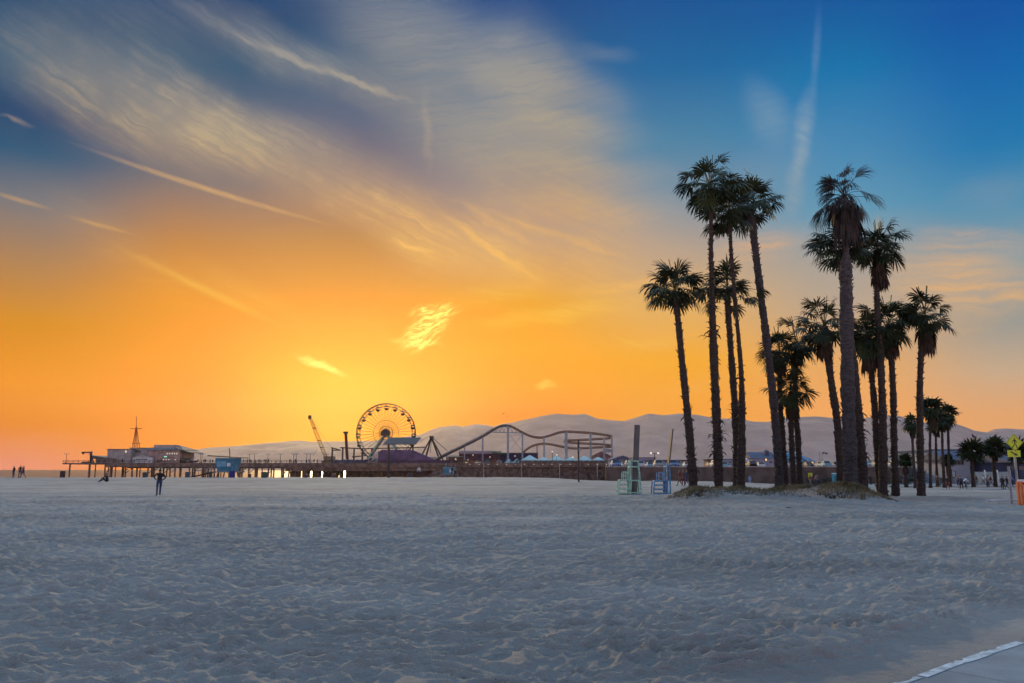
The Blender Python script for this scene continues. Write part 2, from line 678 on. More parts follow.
def sand_mesh():
    ys = [1.2]
    while ys[-1] < 60:
        ys.append(ys[-1] + max(0.012, 0.0037 * ys[-1]))
    while ys[-1] < 30000:
        ys.append(ys[-1] * (1.008 if ys[-1] < 260 else 1.06))
    ys = np.array(ys)
    nu = 860
    us = np.linspace(-1.12, 1.12, nu)
    Yg, Ug = np.meshgrid(ys, us, indexing='ij')
    Xg = Ug * (Yg + 2.0)
    near = 1 - sstep(45, 75, Yg)
    z = ground_np(Xg, Yg)
    # wind and foot churned surface
    wx = Xg + 0.25 * (vnoise(Xg * 1.3, Yg * 1.3, 1) - 0.5) * 2
    wy = Yg + 0.25 * (vnoise(Xg * 1.3, Yg * 1.3, 2) - 0.5) * 2
    d1, d2 = worley(wx / 0.25, wy / 0.19, 3)
    e1, e2 = worley(wx / 0.17 + 7.3, wy / 0.13 + 1.7, 11)
    big = vnoise(Xg / 2.6, Yg / 2.0, 5)
    amp = 0.65 + 0.6 * big
    bowl = np.clip(d1, 0, 0.85) ** 1.1 * 0.062
    crest = np.exp(-(d2 - d1) / 0.2) * 0.02
    bowl2 = np.clip(e1, 0, 0.85) * 0.034
    rid = 1 - np.abs(2 * vnoise(wx / 0.50 + wy * 0.9, wy / 0.19 - wx * 0.4, 8) - 1)
    rid2 = 1 - np.abs(2 * vnoise(wx / 0.28 - wy * 0.8, wy / 0.12 + wx * 0.5, 9) - 1)
    wav = rid ** 2.5 * 0.056 + rid2 ** 2 * 0.034
    lumps = (vnoise(Xg / 1.5, Yg / 1.1, 21) - 0.5) * 0.03 + (vnoise(Xg / 6, Yg / 4, 22) - 0.5) * 0.08
    fine = (vnoise(Xg / 0.08, Yg / 0.06, 31) - 0.5) * 0.012
    rel = (bowl + bowl2 + wav + crest) * amp + fine + lumps
    z = z + (1 - near) * (1 - sstep(160, 220, Yg)) * ((vnoise(Xg / 2.2, Yg / 2.6, 51) - 0.5) * 0.12 + (vnoise(Xg / 0.8, Yg / 1.3, 52) - 0.5) * 0.07)
    # tyre / rake tracks curving across
    for (cx, cy, r) in ((-3.0, 34.0, 15.5), (6.0, 31.0, 12.0), (25.0, 20.0, 14.5), (10.0, -4.0, 26.0)):
        rr = np.hypot(Xg - cx, Yg - cy) - r
        for o in (0.0, 1.7):
            rel += (-0.075 * np.exp(-((rr - o) / 0.17) ** 2) + 0.03 * np.exp(-((np.abs(rr - o) - 0.3) / 0.1) ** 2)) * (0.6 + 0.4 * np.sin(np.arctan2(Yg - cy, Xg - cx) * r * 9))
    # path side: flat packed sand, a little over and under the slab
    sd_ = (Xg - PA.x) * PN.x + (Yg - PA.y) * PN.y
    flat = sstep(-0.9, -0.1, sd_)
    edge = 0.003 + (vnoise(Xg / 0.35, Yg / 0.35, 41) - 0.5) * 0.020 + (vnoise(Xg / 0.07, Yg / 0.07, 42) - 0.5) * 0.006
    rel = rel * (1 - flat * 0.9)
    z = z + rel * near
    onp = sstep(0.04, 0.24, sd_)
    z = z * (1 - flat) + flat * (edge + (z - edge) * 0.25 * (1 - onp))
    under = sstep(0.05, 0.3, sd_) * (1 - sstep(4.4, 4.7, sd_)) * (1 - sstep(40, 45, Yg))
    z = z * (1 - under) + under * -0.05
    nr, nc = Xg.shape
    co = np.stack([Xg, Yg, z], -1).reshape(-1, 3).astype(np.float32)
    idx = np.arange(nr * nc).reshape(nr, nc)
    q = np.stack([idx[:-1, :-1], idx[:-1, 1:], idx[1:, 1:], idx[1:, :-1]], -1).reshape(-1, 4)
    me = bpy.data.meshes.new('sand')
    me.vertices.add(len(co))
    me.vertices.foreach_set('co', co.ravel())
    me.loops.add(q.size)
    me.loops.foreach_set('vertex_index', q.ravel().astype(np.int32))
    me.polygons.add(len(q))
    me.polygons.foreach_set('loop_start', (np.arange(len(q)) * 4).astype(np.int32))
    me.polygons.foreach_set('use_smooth', np.ones(len(q), bool))
    me.update(calc_edges=True)
    ob = bpy.data.objects.new('sand', me)
    COL.objects.link(ob)
    return ob


sand = struct('sand', sand_mesh())
m = M('sand_mat', (0.40, 0.362, 0.34), 0.95, 0.10, 0.5, spec=0.15)
nt = m.node_tree
b = nt.nodes['Principled BSDF']
t = nt.nodes.new('ShaderNodeTexCoord')
g1 = noise(nt, t.outputs['Object'], 9.0, 6, 0.65)
g2 = noise(nt, t.outputs['Object'], 60.0, 4, 0.7)
hh = mth(nt, 'ADD', g1.outputs['Fac'], mth(nt, 'MULTIPLY', g2.outputs['Fac'], 0.30))
bn = nt.nodes.new('ShaderNodeBump')
bn.inputs['Strength'].default_value = 0.9
bn.inputs['Distance'].default_value = 0.09
nt.links.new(hh, bn.inputs['Height'])
nt.links.new(bn.outputs[0], b.inputs['Normal'])
old = b.inputs['Base Color'].links[0].from_socket
blot = noise(nt, mapping(nt, t.outputs['Object'], scale=(14, 5, 1)), 1.0, 5, 0.6)
c2 = mixc(nt, mrange(nt, blot.outputs['Fac'], 0.35, 0.7), old, (0.29, 0.26, 0.245))
grit = noise(nt, t.outputs['Object'], 45.0, 2, 0.6)
c3 = mixc(nt, mrange(nt, grit.outputs['Fac'], 0.64, 0.74, 0, 0.55), c2, (0.11, 0.10, 0.09))
nt.links.new(c3, b.inputs['Base Color'])
sand.data.materials.append(m)

# concrete beach path
mb = MB()
o3 = Vector((PA.x, PA.y, 0))
d3 = Vector((PD.x, PD.y, 0))
n3 = Vector((PN.x, PN.y, 0))
L0, L1, Wp = -9, 46, 4.4
seg = 28
for i in range(seg):
    a0 = L0 + (L1 - L0) * i / seg
    a1 = L0 + (L1 - L0) * (i + 1) / seg - 0.012
    p = [o3 + d3 * a0, o3 + d3 * a0 + n3 * Wp, o3 + d3 * a1 + n3 * Wp, o3 + d3 * a1]
    mb.add(p + [q - Vector((0, 0, 0.12)) for q in p], [(0, 1, 2, 3), (7, 6, 5, 4), (0, 4, 5, 1), (1, 5, 6, 2), (2, 6, 7, 3), (3, 7, 4, 0)])
path = struct('beach_path', mb.build('beach_path', M('path_concrete', (0.22, 0.235, 0.26), 0.75, 0.22, 1.2, 0.25, 60)))
mb = MB()
rr = random.Random(3)
a = L0
while a < L1:
    b_ = a + rr.uniform(0.25, 0.9)
    e0, e1 = rr.uniform(0, 0.025), rr.uniform(0, 0.03)
    p = [o3 + d3 * a + n3 * (0.03 + e0), o3 + d3 * a + n3 * (0.145 - e1), o3 + d3 * b_ + n3 * (0.145 - e0), o3 + d3 * b_ + n3 * (0.03 + e1)]
    mb.add([q + Vector((0, 0, 0.004)) for q in p], [(0, 1, 2, 3)])
    a = b_ + (rr.uniform(0.02, 0.25) if rr.random() < 0.5 else 0.0)
struct('path_edge_line', mb.build('path_edge_line', M('line_paint', (0.50, 0.52, 0.54), 0.6, 0.35, 9)))

# sea
mb = MB()
xs = [-30000, -8000, -2000, -600, -200, 0, 150, 600, 3000, 14000]
yy = [128, 200, 300, 500, 1000, 2500, 6000, 15000, 40000]
for i in range(len(xs) - 1):
    for j in range(len(yy) - 1):
        mb.add([(xs[i], yy[j], -3), (xs[i + 1], yy[j], -3), (xs[i + 1], yy[j + 1], -3), (xs[i], yy[j + 1], -3)], [(0, 1, 2, 3)])
seam = M('sea_mat', (0.05, 0.09, 0.11), 0.3, 0.3, 0.02, spec=0.5)
nt = seam.node_tree
b = nt.nodes['Principled BSDF']
t = nt.nodes.new('ShaderNodeTexCoord')
w1 = noise(nt, mapping(nt, t.outputs['Object'], scale=(9, 2.2, 1)), 1.0, 5, 0.6)
w2 = noise(nt, mapping(nt, t.outputs['Object'], scale=(60, 14, 1)), 1.0, 3, 0.6)
bn = nt.nodes.new('ShaderNodeBump')
bn.inputs['Strength'].default_value = 0.7
bn.inputs['Distance'].default_value = 0.3
nt.links.new(mth(nt, 'ADD', w1.outputs['Fac'], mth(nt, 'MULTIPLY', w2.outputs['Fac'], 2.0)), bn.inputs['Height'])
nt.links.new(bn.outputs[0], b.inputs['Normal'])
# breakers near the shore
fo = noise(nt, mapping(nt, t.outputs['Object'], scale=(40, 7, 1)), 1.0, 4, 0.65)
sp = nt.nodes.new('ShaderNodeSeparateXYZ')
nt.links.new(t.outputs['Object'], sp.inputs[0])
fm = mth(nt, 'MULTIPLY', mrange(nt, fo.outputs['Fac'], 0.47, 0.56), mrange(nt, sp.outputs[1], 420, 190))
oldc = b.inputs['Base Color'].links[0].from_socket
nt.links.new(mixc(nt, fm, oldc, (0.72, 0.74, 0.76)), b.inputs['Base Color'])
nt.links.new(mth(nt, 'MULTIPLY_ADD', fm, 0.5, 0.3), b.inputs['Roughness'])
struct('sea', mb.build('sea', seam))

# ---------------------------------------------------------------- mountains
RIDGE = [(150, 462), (175, 454), (185, 451), (205, 448), (225, 446.5), (250, 444.5), (265, 443), (280, 442), (297, 440.5), (310, 441.5), (330, 441), (350, 441), (372, 440.5),
         (395, 438), (420, 434.5), (430, 430), (440, 427), (455, 425.5), (462, 427), (475, 424.5), (487, 425.5), (493, 427), (503, 424), (512, 423), (522, 420.5), (540, 416.5),
         (556, 414), (572, 415), (586, 414.2), (598, 419), (612, 420.5), (625, 421.3), (640, 417), (650, 413.5), (665, 415), (680, 413.3), (700, 414.5), (720, 418), (740, 418.5),
         (755, 421.5), (770, 422), (785, 417.5), (800, 416.5), (820, 416), (835, 417.5), (860, 420), (870, 418), (885, 416.5), (900, 415.5), (915, 419), (925, 423), (945, 425),
         (958, 424), (968, 427), (978, 431), (990, 432.5), (998, 429), (1010, 428), (1024, 429), (1060, 432), (1150, 425), (1300, 436), (1500, 440)]
MY = 7000.0


def mountain_mesh():
    px = np.array([p[0] for p in RIDGE], float)
    hz = np.array([at(p[0], p[1], MY).z for p in RIDGE])
    xr = np.array([X(p[0], MY) for p in RIDGE])
    nx, ny = 620, 70
    xs = np.linspace(xr[0], xr[-1], nx)
    vs = np.linspace(-1, 1, ny)
    Xg, Vg = np.meshgrid(xs, vs, indexing='ij')
    H = np.interp(Xg, xr, hz)
    Yg = MY + Vg * 1700 * (1 + 0.0 * Xg)
    Xw = Xg * Yg / MY
    prof = 1 - np.abs(Vg) ** 1.15
    n = 0
    for k, (s, a) in enumerate(((900, 1.0), (430, .55), (200, .3), (95, .18), (45, 0.1))):
        n = n + a * (1 - 2 * np.abs(vnoise(Xg / s, Yg / s, 60 + k) - 0.5) * 1.0 - 0.5) * 2
    z = H * prof * (1 + 0.0 * n) + n * 26 * (1 - prof) * prof * 4 * 0.8 + n * 4 * prof
    z = np.where(prof <= 0.001, -40, z)
    z = z * (1 + 0.0 * z)
    co = np.stack([Xw, Yg, z], -1).reshape(-1, 3)
    idx = np.arange(nx * ny).reshape(nx, ny)
    q = np.stack([idx[:-1, :-1], idx[1:, :-1], idx[1:, 1:], idx[:-1, 1:]], -1).reshape(-1, 4)
    me = bpy.data.meshes.new('mountains')
    me.from_pydata(co.tolist(), [], q.tolist())
    me.polygons.foreach_set('use_smooth', [True] * len(q))
    ob = bpy.data.objects.new('mountains', me)
    COL.objects.link(ob)
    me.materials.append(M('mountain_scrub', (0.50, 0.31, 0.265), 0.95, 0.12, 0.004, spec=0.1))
    return ob


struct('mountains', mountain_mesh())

# ---------------------------------------------------------------- sea air
hz_ = MB()
zt = 760.0
hz_.box((0, 4300, (zt - 8.0) / 2), (24000, 9400 + 400, zt + 8.0))
hm = bpy.data.materials.new('sea_haze')
hm.use_nodes = True
hm.node_tree.nodes.clear()
pv = hm.node_tree.nodes.new('ShaderNodeVolumePrincipled')
pv.inputs['Color'].default_value = (1.0, 0.88, 0.62, 1)
pv.inputs['Density'].default_value = 1.2e-5
pv.inputs['Anisotropy'].default_value = 0.76
ho = hm.node_tree.nodes.new('ShaderNodeOutputMaterial')
hm.node_tree.links.new(pv.outputs[0], ho.inputs['Volume'])
haze = hz_.build('haze', hm)
haze['kind'] = 'stuff'

# ================================================================= palms
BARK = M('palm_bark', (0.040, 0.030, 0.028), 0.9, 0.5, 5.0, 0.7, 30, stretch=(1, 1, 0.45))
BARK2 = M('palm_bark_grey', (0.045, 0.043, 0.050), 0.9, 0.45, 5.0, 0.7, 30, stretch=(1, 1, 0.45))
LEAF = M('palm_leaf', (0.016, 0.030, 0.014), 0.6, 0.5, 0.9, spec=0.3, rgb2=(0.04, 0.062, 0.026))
DEAD = M('palm_dead_leaf', (0.040, 0.028, 0.021), 0.9, 0.4, 2.0)
DEADG = M('palm_dead_leaf_grey', (0.020, 0.018, 0.019), 0.9, 0.4, 2.0)


def frond(mb, o, d, Lp, R, rnd, droop=0.35, spread=2.0, nl=20, wfac=1.0, curl=0.25, pw=0.02, fold=0.25):
    """petiole from o along d bending down, then a fan of leaflets"""
    d = Vector(d).normalized()
    p = [Vector(o)]
    cur = d.copy()
    n = 4
    for i in range(n):
        cur = (cur + Vector((0, 0, -droop / n))).normalized()
        p.append(p[-1] + cur * Lp / n)
    side = cur.cross(Vector((0, 0, 1)))
    if side.length < 0.1:
        side = Vector((1, 0, 0)).cross(cur)
    side.normalize()
    tw = rnd.uniform(-0.5, 0.5)
    side = Matrix.Rotation(tw, 3, cur) @ side
    nor = side.cross(cur).normalized()
    # petiole: a thin three sided strip
    for i in range(n):
        a, b = p[i], p[i + 1]
        mb.add([a - side * pw, a + side * pw, b + side * pw, b - side * pw, a - nor * pw * 1.2, b - nor * pw * 1.2],
               [(0, 1, 2, 3), (0, 3, 5, 4), (1, 4, 5, 2)])
    c = p[-1]
    base = len(mb.v)
    for k in range(nl):
        ph = (k / (nl - 1) - 0.5) * 2 * spread
        ph += rnd.uniform(-0.05, 0.05)
        rl = R * (0.72 + 0.28 * cos(ph * 0.75)) * rnd.uniform(0.86, 1.1)
        dr = cur * cos(ph) + side * sin(ph) + nor * (fold * (1 if k % 2 else -1) * 0.35 - fold * abs(sin(ph)) * 0.6)
        dr.normalize()
        wv = dr.cross(nor).normalized()
        w = 2 * spread / nl * 0.52 * R * 0.5 * 1.25 * wfac
        m1 = c + dr * rl * 0.5 + Vector((0, 0, -curl * 0.16 * rl))
        d2 = (dr + Vector((0, 0, -curl * 1.1 * rnd.uniform(0.6, 1.5)))).normalized()
        m2 = m1 + d2 * rl * 0.28
        d4 = (d2 + Vector((0, 0, -curl * 2.2 * rnd.uniform(0.5, 1.5)))).normalized()
        t = m2 + d4 * rl * 0.26
        mb.add([c, m1 - wv * w, m1 + wv * w, m2 - wv * w * 0.62, m2 + wv * w * 0.62, t],
               [(0, 1, 2), (1, 3, 4, 2), (3, 5, 4)])


def fib_dir(i, n, e0, e1, rnd, pw=1.0):
    el = e0 + (e1 - e0) * ((i + 0.5) / n) ** pw
    az = i * 2.39996 + rnd.uniform(-0.3, 0.3)
    el = radians(el + rnd.uniform(-7, 7))
    return Vector((cos(az) * cos(el), sin(az) * cos(el), sin(el)))


def palm(name, pix, Y, radii, label, group, crown=dict(), skirt=0.0, seed=1, bark=None, boots=1.0, tufts=(), nofoot=False, grounded=None, cat='palm tree',
         nl=20, dead=False, nseg=12):
    """pix: the trunk's line from the foot up, as seen from the photo, set at its own distance Y (metres)"""
    rnd = random.Random(seed)
    base = onground(pix[0][0], Y)
    pts = [base - Vector((0, 0, 0.15))]
    for i, q in enumerate(pix[1:]):
        w = at(q[0], q[1], Y + (q[2] if len(q) > 2 else 0))
        pts.append(w)
    P = catmull(pts, 9)
    # radius along length
    tot = sum((P[i + 1] - P[i]).length for i in range(len(P) - 1))
    radii = [(f_, r_ * (0.86 if Y < 43.5 else 0.84)) for f_, r_ in radii]
    s = 0
    rad = []
    cum = []
    for i, p in enumerate(P):
        f = s / tot
        cum.append(f)
        rs = radii
        for j in range(len(rs) - 1):
            if rs[j][0] <= f <= rs[j + 1][0] + 1e-6:
                u = (f - rs[j][0]) / (rs[j + 1][0] - rs[j][0])
                rad.append(rs[j][1] * (1 - u) + rs[j + 1][1] * u)
                break
        else:
            rad.append(rs[-1][1])
        if i < len(P) - 1:
            s += (P[i + 1] - P[i]).length
    root = thing(name, base, label, cat, group)
    # trunk with rings
    mb = MB()
    P2, R2 = [], []
    for i in range(len(P) - 1):
        for k in range(4):
            t = k / 4
            P2.append(P[i].lerp(P[i + 1], t))
            R2.append((rad[i] * (1 - t) + rad[i + 1] * t) * rnd.uniform(0.92, 1.06) * (1 + 0.07 * sin(i * 0.9 + seed) + 0.05 * sin(i * 2.3 + seed * 2)))
    P2.append(P[-1])
    R2.append(rad[-1])
    mb.tube(P2, R2, nseg, jit=0.05, rnd=rnd)
    # old leaf bases standing off the bark
    nb = int(tot * 24 * boots)
    for k in range(nb):
        f = rnd.random() ** 0.85
        x = f * (len(P) - 1)
        i = min(int(x), len(P) - 2)
        t = x - i
        c = P[i].lerp(P[i + 1], t)
        r = rad[i] * (1 - t) + rad[i + 1] * t
        az = k * 2.39996
        o = Vector((cos(az), sin(az), 0))
        tn = Vector((-sin(az), cos(az), 0))
        b = c + o * r * 0.92
        L = rnd.uniform(0.06, 0.19) * (0.6 + 0.6 * min(1, r / 0.25))
        tip = b + o * L * rnd.uniform(0.45, 1.0) + Vector((0, 0, L * rnd.uniform(0.3, 1.3)))
        w = rnd.uniform(0.03, 0.06)
        mb.add([b - tn * w, b + tn * w, b + Vector((0, 0, -0.06)), b + Vector((0, 0, 0.05)), tip], [(0, 2, 4), (2, 1, 4), (1, 3, 4), (3, 0, 4)])
    top = P[-1]
    # stray dead leaf bases / tufts at heights
    if tufts:
        tb = mb
        for f0, f1, n, L in tufts:
            for k in range(n):
                f = rnd.uniform(f0, f1)
                x = f * (len(P) - 1)
                i = min(int(x), len(P) - 2)
                c = P[i].lerp(P[i + 1], x - i)
                r = rad[i]
                az = rnd.uniform(0, 2 * pi)
                o = Vector((cos(az), sin(az), rnd.uniform(-0.9, 0.35)))
                tn = Vector((-sin(az), cos(az), 0))
                b = c + Vector((cos(az), sin(az), 0)) * r * 0.9
                l = L * rnd.uniform(0.6, 1.5)
                t1 = b + o.normalized() * l * 0.6
                t2 = t1 + (o + Vector((0, 0, -0.7))).normalized() * l * 0.5
                w = rnd.uniform(0.04, 0.08)
                tb.add([b - tn * w, b + tn * w, t1 + tn * w * 1.1, t1 - tn * w * 1.1, t2, b - Vector((0, 0, 0.05))], [(0, 1, 2, 3), (3, 2, 4), (0, 3, 5), (1, 5, 2)])
    mb.build('trunk', bark or BARK, root)
    c = dict(n=34, e0=82, e1=-38, Lp=1.15, R=1.15, droop=0.5, off=(0, 0, 0), pw=0.9, curl=0.3, spread=2.0)
    c.update(crown)
    cb = MB()
    c['n'] = int(c['n'] * 1.12)
    c['R'] *= 1.08
    topc = top + Vector(c['off']) + Vector((0, 0, 0.25 if Y < 60 else 0))
    extra = c.get('extra', ())
    lean = Vector((rnd.uniform(-0.32, 0.08), 0, 0))
    for i in range(c['n']):
        d = fib_dir(i, c['n'], c['e0'], c['e1'], rnd, c['pw'])
        frond(cb, topc + Vector((rnd.uniform(-.06, .06), rnd.uniform(-.06, .06), rnd.uniform(-.25, .12))), d + lean, c['Lp'] * rnd.uniform(0.5, 1.25), c['R'] * rnd.uniform(0.8, 1.1), rnd,
              c['droop'] * rnd.uniform(0.4, 1.5), c['spread'] * rnd.uniform(0.75, 1.05), nl, curl=c['curl'] * rnd.uniform(0.5, 1.5))
    for (dx, dy, dz, lp, r_) in extra:
        frond(cb, topc, Vector((dx, dy, dz)), lp, r_, rnd, 0.35, 1.6, nl, curl=0.35)
    # young spear leaves
    for i in range(0 if dead else 3):
        a = rnd.uniform(0, 6.28)
        b0 = topc
        tip = topc + Vector((cos(a) * 0.3, sin(a) * 0.3, c['Lp'] + c['R'] * 0.55))
        cb.bar(b0, tip, 0.035)
    cb.build('crown', DEADG if dead else LEAF, root)
    if skirt:
        sb = MB()
        ns = int(26 * max(0.6, skirt))
        for i in range(ns):
            az = i * 2.39996
            hgt = rnd.uniform(0.0, 1.0)
            o = topc + Vector((0, 0, -0.15 - hgt * skirt * 0.55))
            el = radians(rnd.uniform(-72, -40))
            d = Vector((cos(az) * cos(el), sin(az) * cos(el), sin(el)))
            frond(sb, o, d, 0.5 * min(1, skirt), 0.95 * min(1.1, skirt) * rnd.uniform(0.8, 1.15), rnd, 1.2, 0.55, 9, wfac=1.5, curl=1.1, fold=0.2)
        sb.build('dead_fronds', DEAD, root)
    return root


G = 'tall fan palms on the sand mound'
G2 = 'tall fan palms on the flat sand right of the mound'
R_ = lambda b, t, base=None: [(0, base or b * 1.35), (0.05, b * 1.08), (0.1, b), (0.9, t), (1, t * 1.05)]

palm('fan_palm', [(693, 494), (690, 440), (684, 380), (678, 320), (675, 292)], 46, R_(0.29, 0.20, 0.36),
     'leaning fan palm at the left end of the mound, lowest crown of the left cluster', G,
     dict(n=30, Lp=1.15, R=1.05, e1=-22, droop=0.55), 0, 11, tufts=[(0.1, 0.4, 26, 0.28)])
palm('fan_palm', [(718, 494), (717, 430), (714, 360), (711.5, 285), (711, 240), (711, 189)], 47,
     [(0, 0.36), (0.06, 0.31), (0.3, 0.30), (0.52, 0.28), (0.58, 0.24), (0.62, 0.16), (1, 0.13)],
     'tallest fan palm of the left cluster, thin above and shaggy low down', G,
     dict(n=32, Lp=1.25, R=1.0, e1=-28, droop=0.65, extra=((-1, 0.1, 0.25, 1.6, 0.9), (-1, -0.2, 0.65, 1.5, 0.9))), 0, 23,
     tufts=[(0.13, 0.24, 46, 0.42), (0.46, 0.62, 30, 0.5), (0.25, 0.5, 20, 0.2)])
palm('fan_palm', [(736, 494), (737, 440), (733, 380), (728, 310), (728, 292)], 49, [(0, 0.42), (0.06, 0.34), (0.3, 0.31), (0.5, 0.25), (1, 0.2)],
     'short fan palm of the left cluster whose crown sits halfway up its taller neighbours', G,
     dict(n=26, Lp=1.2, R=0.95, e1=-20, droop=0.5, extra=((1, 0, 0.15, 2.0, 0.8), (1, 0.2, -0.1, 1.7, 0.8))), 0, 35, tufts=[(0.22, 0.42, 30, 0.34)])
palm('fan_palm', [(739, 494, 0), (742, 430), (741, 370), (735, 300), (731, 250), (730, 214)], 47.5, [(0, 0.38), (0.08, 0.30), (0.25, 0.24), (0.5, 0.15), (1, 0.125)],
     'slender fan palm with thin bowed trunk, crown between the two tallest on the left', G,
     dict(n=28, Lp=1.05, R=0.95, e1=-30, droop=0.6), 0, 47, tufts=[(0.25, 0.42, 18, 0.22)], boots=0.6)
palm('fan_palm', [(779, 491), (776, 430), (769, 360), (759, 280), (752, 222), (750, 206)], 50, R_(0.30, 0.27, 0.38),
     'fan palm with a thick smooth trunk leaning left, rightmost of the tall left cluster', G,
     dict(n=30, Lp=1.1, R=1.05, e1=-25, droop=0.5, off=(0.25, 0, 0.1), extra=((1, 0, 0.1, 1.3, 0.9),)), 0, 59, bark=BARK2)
# low bushy group
palm('fan_palm', [(785, 489), (783, 440), (780, 400), (780, 356)], 53, R_(0.22, 0.2), 'bushy middle fan palm with a crown just right of the smooth leaning trunk', G,
     dict(n=26, Lp=1.25, R=0.9, e1=-40, droop=0.45), 0.8, 61)
palm('fan_palm', [(793, 489), (792, 450), (791, 425), (791, 392)], 52, R_(0.22, 0.19), 'lowest crowned fan palm in the bushy middle group on the mound', G,
     dict(n=24, Lp=0.95, R=0.85, e1=-45, droop=0.4), 1.0, 62)
palm('fan_palm', [(799, 488), (798, 440), (795, 400), (796, 345)], 54, R_(0.24, 0.2), 'right hand fan palm of the bushy middle group on the mound', G,
     dict(n=24, Lp=1.2, R=0.92, e1=-40, droop=0.45), 0.9, 63)
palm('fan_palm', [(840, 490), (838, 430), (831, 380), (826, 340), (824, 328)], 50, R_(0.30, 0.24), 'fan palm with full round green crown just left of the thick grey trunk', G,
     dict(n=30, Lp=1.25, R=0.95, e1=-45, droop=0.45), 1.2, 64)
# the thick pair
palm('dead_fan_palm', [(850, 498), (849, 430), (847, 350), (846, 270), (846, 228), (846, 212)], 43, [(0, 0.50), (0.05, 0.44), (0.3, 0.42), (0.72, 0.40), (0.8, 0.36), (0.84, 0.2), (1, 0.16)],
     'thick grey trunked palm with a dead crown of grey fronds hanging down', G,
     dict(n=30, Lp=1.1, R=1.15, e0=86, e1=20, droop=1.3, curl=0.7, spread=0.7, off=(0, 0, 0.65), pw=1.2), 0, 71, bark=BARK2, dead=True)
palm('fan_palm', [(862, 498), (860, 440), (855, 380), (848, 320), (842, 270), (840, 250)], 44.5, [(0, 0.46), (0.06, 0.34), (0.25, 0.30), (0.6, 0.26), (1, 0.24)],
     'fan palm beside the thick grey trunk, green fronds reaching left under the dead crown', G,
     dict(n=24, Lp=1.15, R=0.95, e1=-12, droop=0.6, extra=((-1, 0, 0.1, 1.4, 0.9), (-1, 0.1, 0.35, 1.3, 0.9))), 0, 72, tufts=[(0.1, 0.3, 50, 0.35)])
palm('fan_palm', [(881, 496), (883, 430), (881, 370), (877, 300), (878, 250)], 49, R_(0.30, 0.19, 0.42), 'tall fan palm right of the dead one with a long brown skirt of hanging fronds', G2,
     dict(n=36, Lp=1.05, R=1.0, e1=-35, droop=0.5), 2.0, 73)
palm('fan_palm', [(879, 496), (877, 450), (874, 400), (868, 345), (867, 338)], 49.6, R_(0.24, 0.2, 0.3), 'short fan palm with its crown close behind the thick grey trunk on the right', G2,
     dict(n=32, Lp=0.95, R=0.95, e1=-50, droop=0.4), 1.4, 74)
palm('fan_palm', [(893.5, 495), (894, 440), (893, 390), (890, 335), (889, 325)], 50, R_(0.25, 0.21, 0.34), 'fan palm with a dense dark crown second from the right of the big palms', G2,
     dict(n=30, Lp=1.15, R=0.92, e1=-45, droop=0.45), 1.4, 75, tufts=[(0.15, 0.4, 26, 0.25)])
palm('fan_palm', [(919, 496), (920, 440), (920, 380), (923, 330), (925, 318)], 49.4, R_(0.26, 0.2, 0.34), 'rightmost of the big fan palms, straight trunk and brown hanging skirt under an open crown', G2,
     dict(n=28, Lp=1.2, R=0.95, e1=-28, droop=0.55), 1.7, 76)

# hanging sheaf on the dead palm
dp = bpy.data.objects['dead_fan_palm']
rnd = random.Random(5)
sb = MB()
topc = at(846, 203, 43)
for i in range(34):
    az = i * 2.39996
    r0 = rnd.uniform(0.05, 0.36)
    o = topc + Vector((cos(az) * r0, sin(az) * r0, rnd.uniform(-0.5, 0.35)))
    frond(sb, o, Vector((cos(az) * 0.5, sin(az) * 0.5, -1)), rnd.uniform(0.2, 0.5), rnd.uniform(0.9, 1.9), rnd, 0.5, 0.26, 8, wfac=2.0, curl=1.6, fold=0.25)
for i in range(12):
    az = i * 2.39996
    o = topc + Vector((0, 0, 0.5))
    frond(sb, o, Vector((cos(az), sin(az), 0.55)), 0.9, rnd.uniform(0.8, 1.3), rnd, 2.6, 0.3, 8, wfac=2.0, curl=1.6)
sb.build('hanging_fronds', DEADG, dp)

# distant palms along the far edge of the beach
GD = 'distant palms at the back of the beach'
far = [
    (914, 480, 912, 424, 0.85, 'distant palm with its trunk left of the rightmost big palm trunk', 0.9, 26),
    (929, 480, 931, 408, 1.15, 'tall distant palm with a long drooping brown crown just right of the rightmost big trunk', 2.6, 40),
    (943, 479, 942, 420, 0.95, 'distant slim palm, left one of the pair of far tall trunks', 0.9, 28),
    (949, 480, 948, 414, 1.0, 'distant slim palm, right one of the pair of far tall trunks', 0.9, 30),
    (936, 479, 936, 424, 0.9, 'distant palm filling the gap between the far tall palms', 1.0, 26),
]
for i, (bx, by, cx, cy, sc, lab, sk, n) in enumerate(far):
    palm('distant_palm', [(bx, by), ((bx + cx) / 2, (by + cy) / 2), (cx, cy)], 112 + i * 3, R_(0.26, 0.2, 0.36), lab, GD,
         dict(n=n, Lp=0.8 * sc, R=1.15 * sc, e1=-45, droop=0.4), sk, 90 + i, nl=11, boots=0.15, nseg=8)
for i, (bx, cx, cy, sc, lab) in enumerate([
    (905, 905, 461, 0.8, 'small young palm in front of the blue buildings'),
    (972, 972, 451, 1.25, 'short stout palm under the small flag, left of the white wall gap'),
    (994, 994, 449, 1.2, 'short stout palm between the flag and the yellow crossing sign'),
    (1017, 1018, 452, 1.25, 'short stout palm partly behind the yellow crossing sign'),
    (948, 948, 461, 0.7, 'small bushy palm at the foot of the far tall palms'),
]):
    palm('short_palm', [(bx, 480), ((bx + cx) / 2, (480 + cy) / 2), (cx, cy)], 118 + i * 2, R_(0.34, 0.32, 0.4), lab, 'short palms by the far buildings',
         dict(n=34, Lp=0.75 * sc, R=1.2 * sc, e1=-35, droop=0.25, curl=0.15), 0.9, 120 + i, nl=11, boots=0.15, nseg=8)

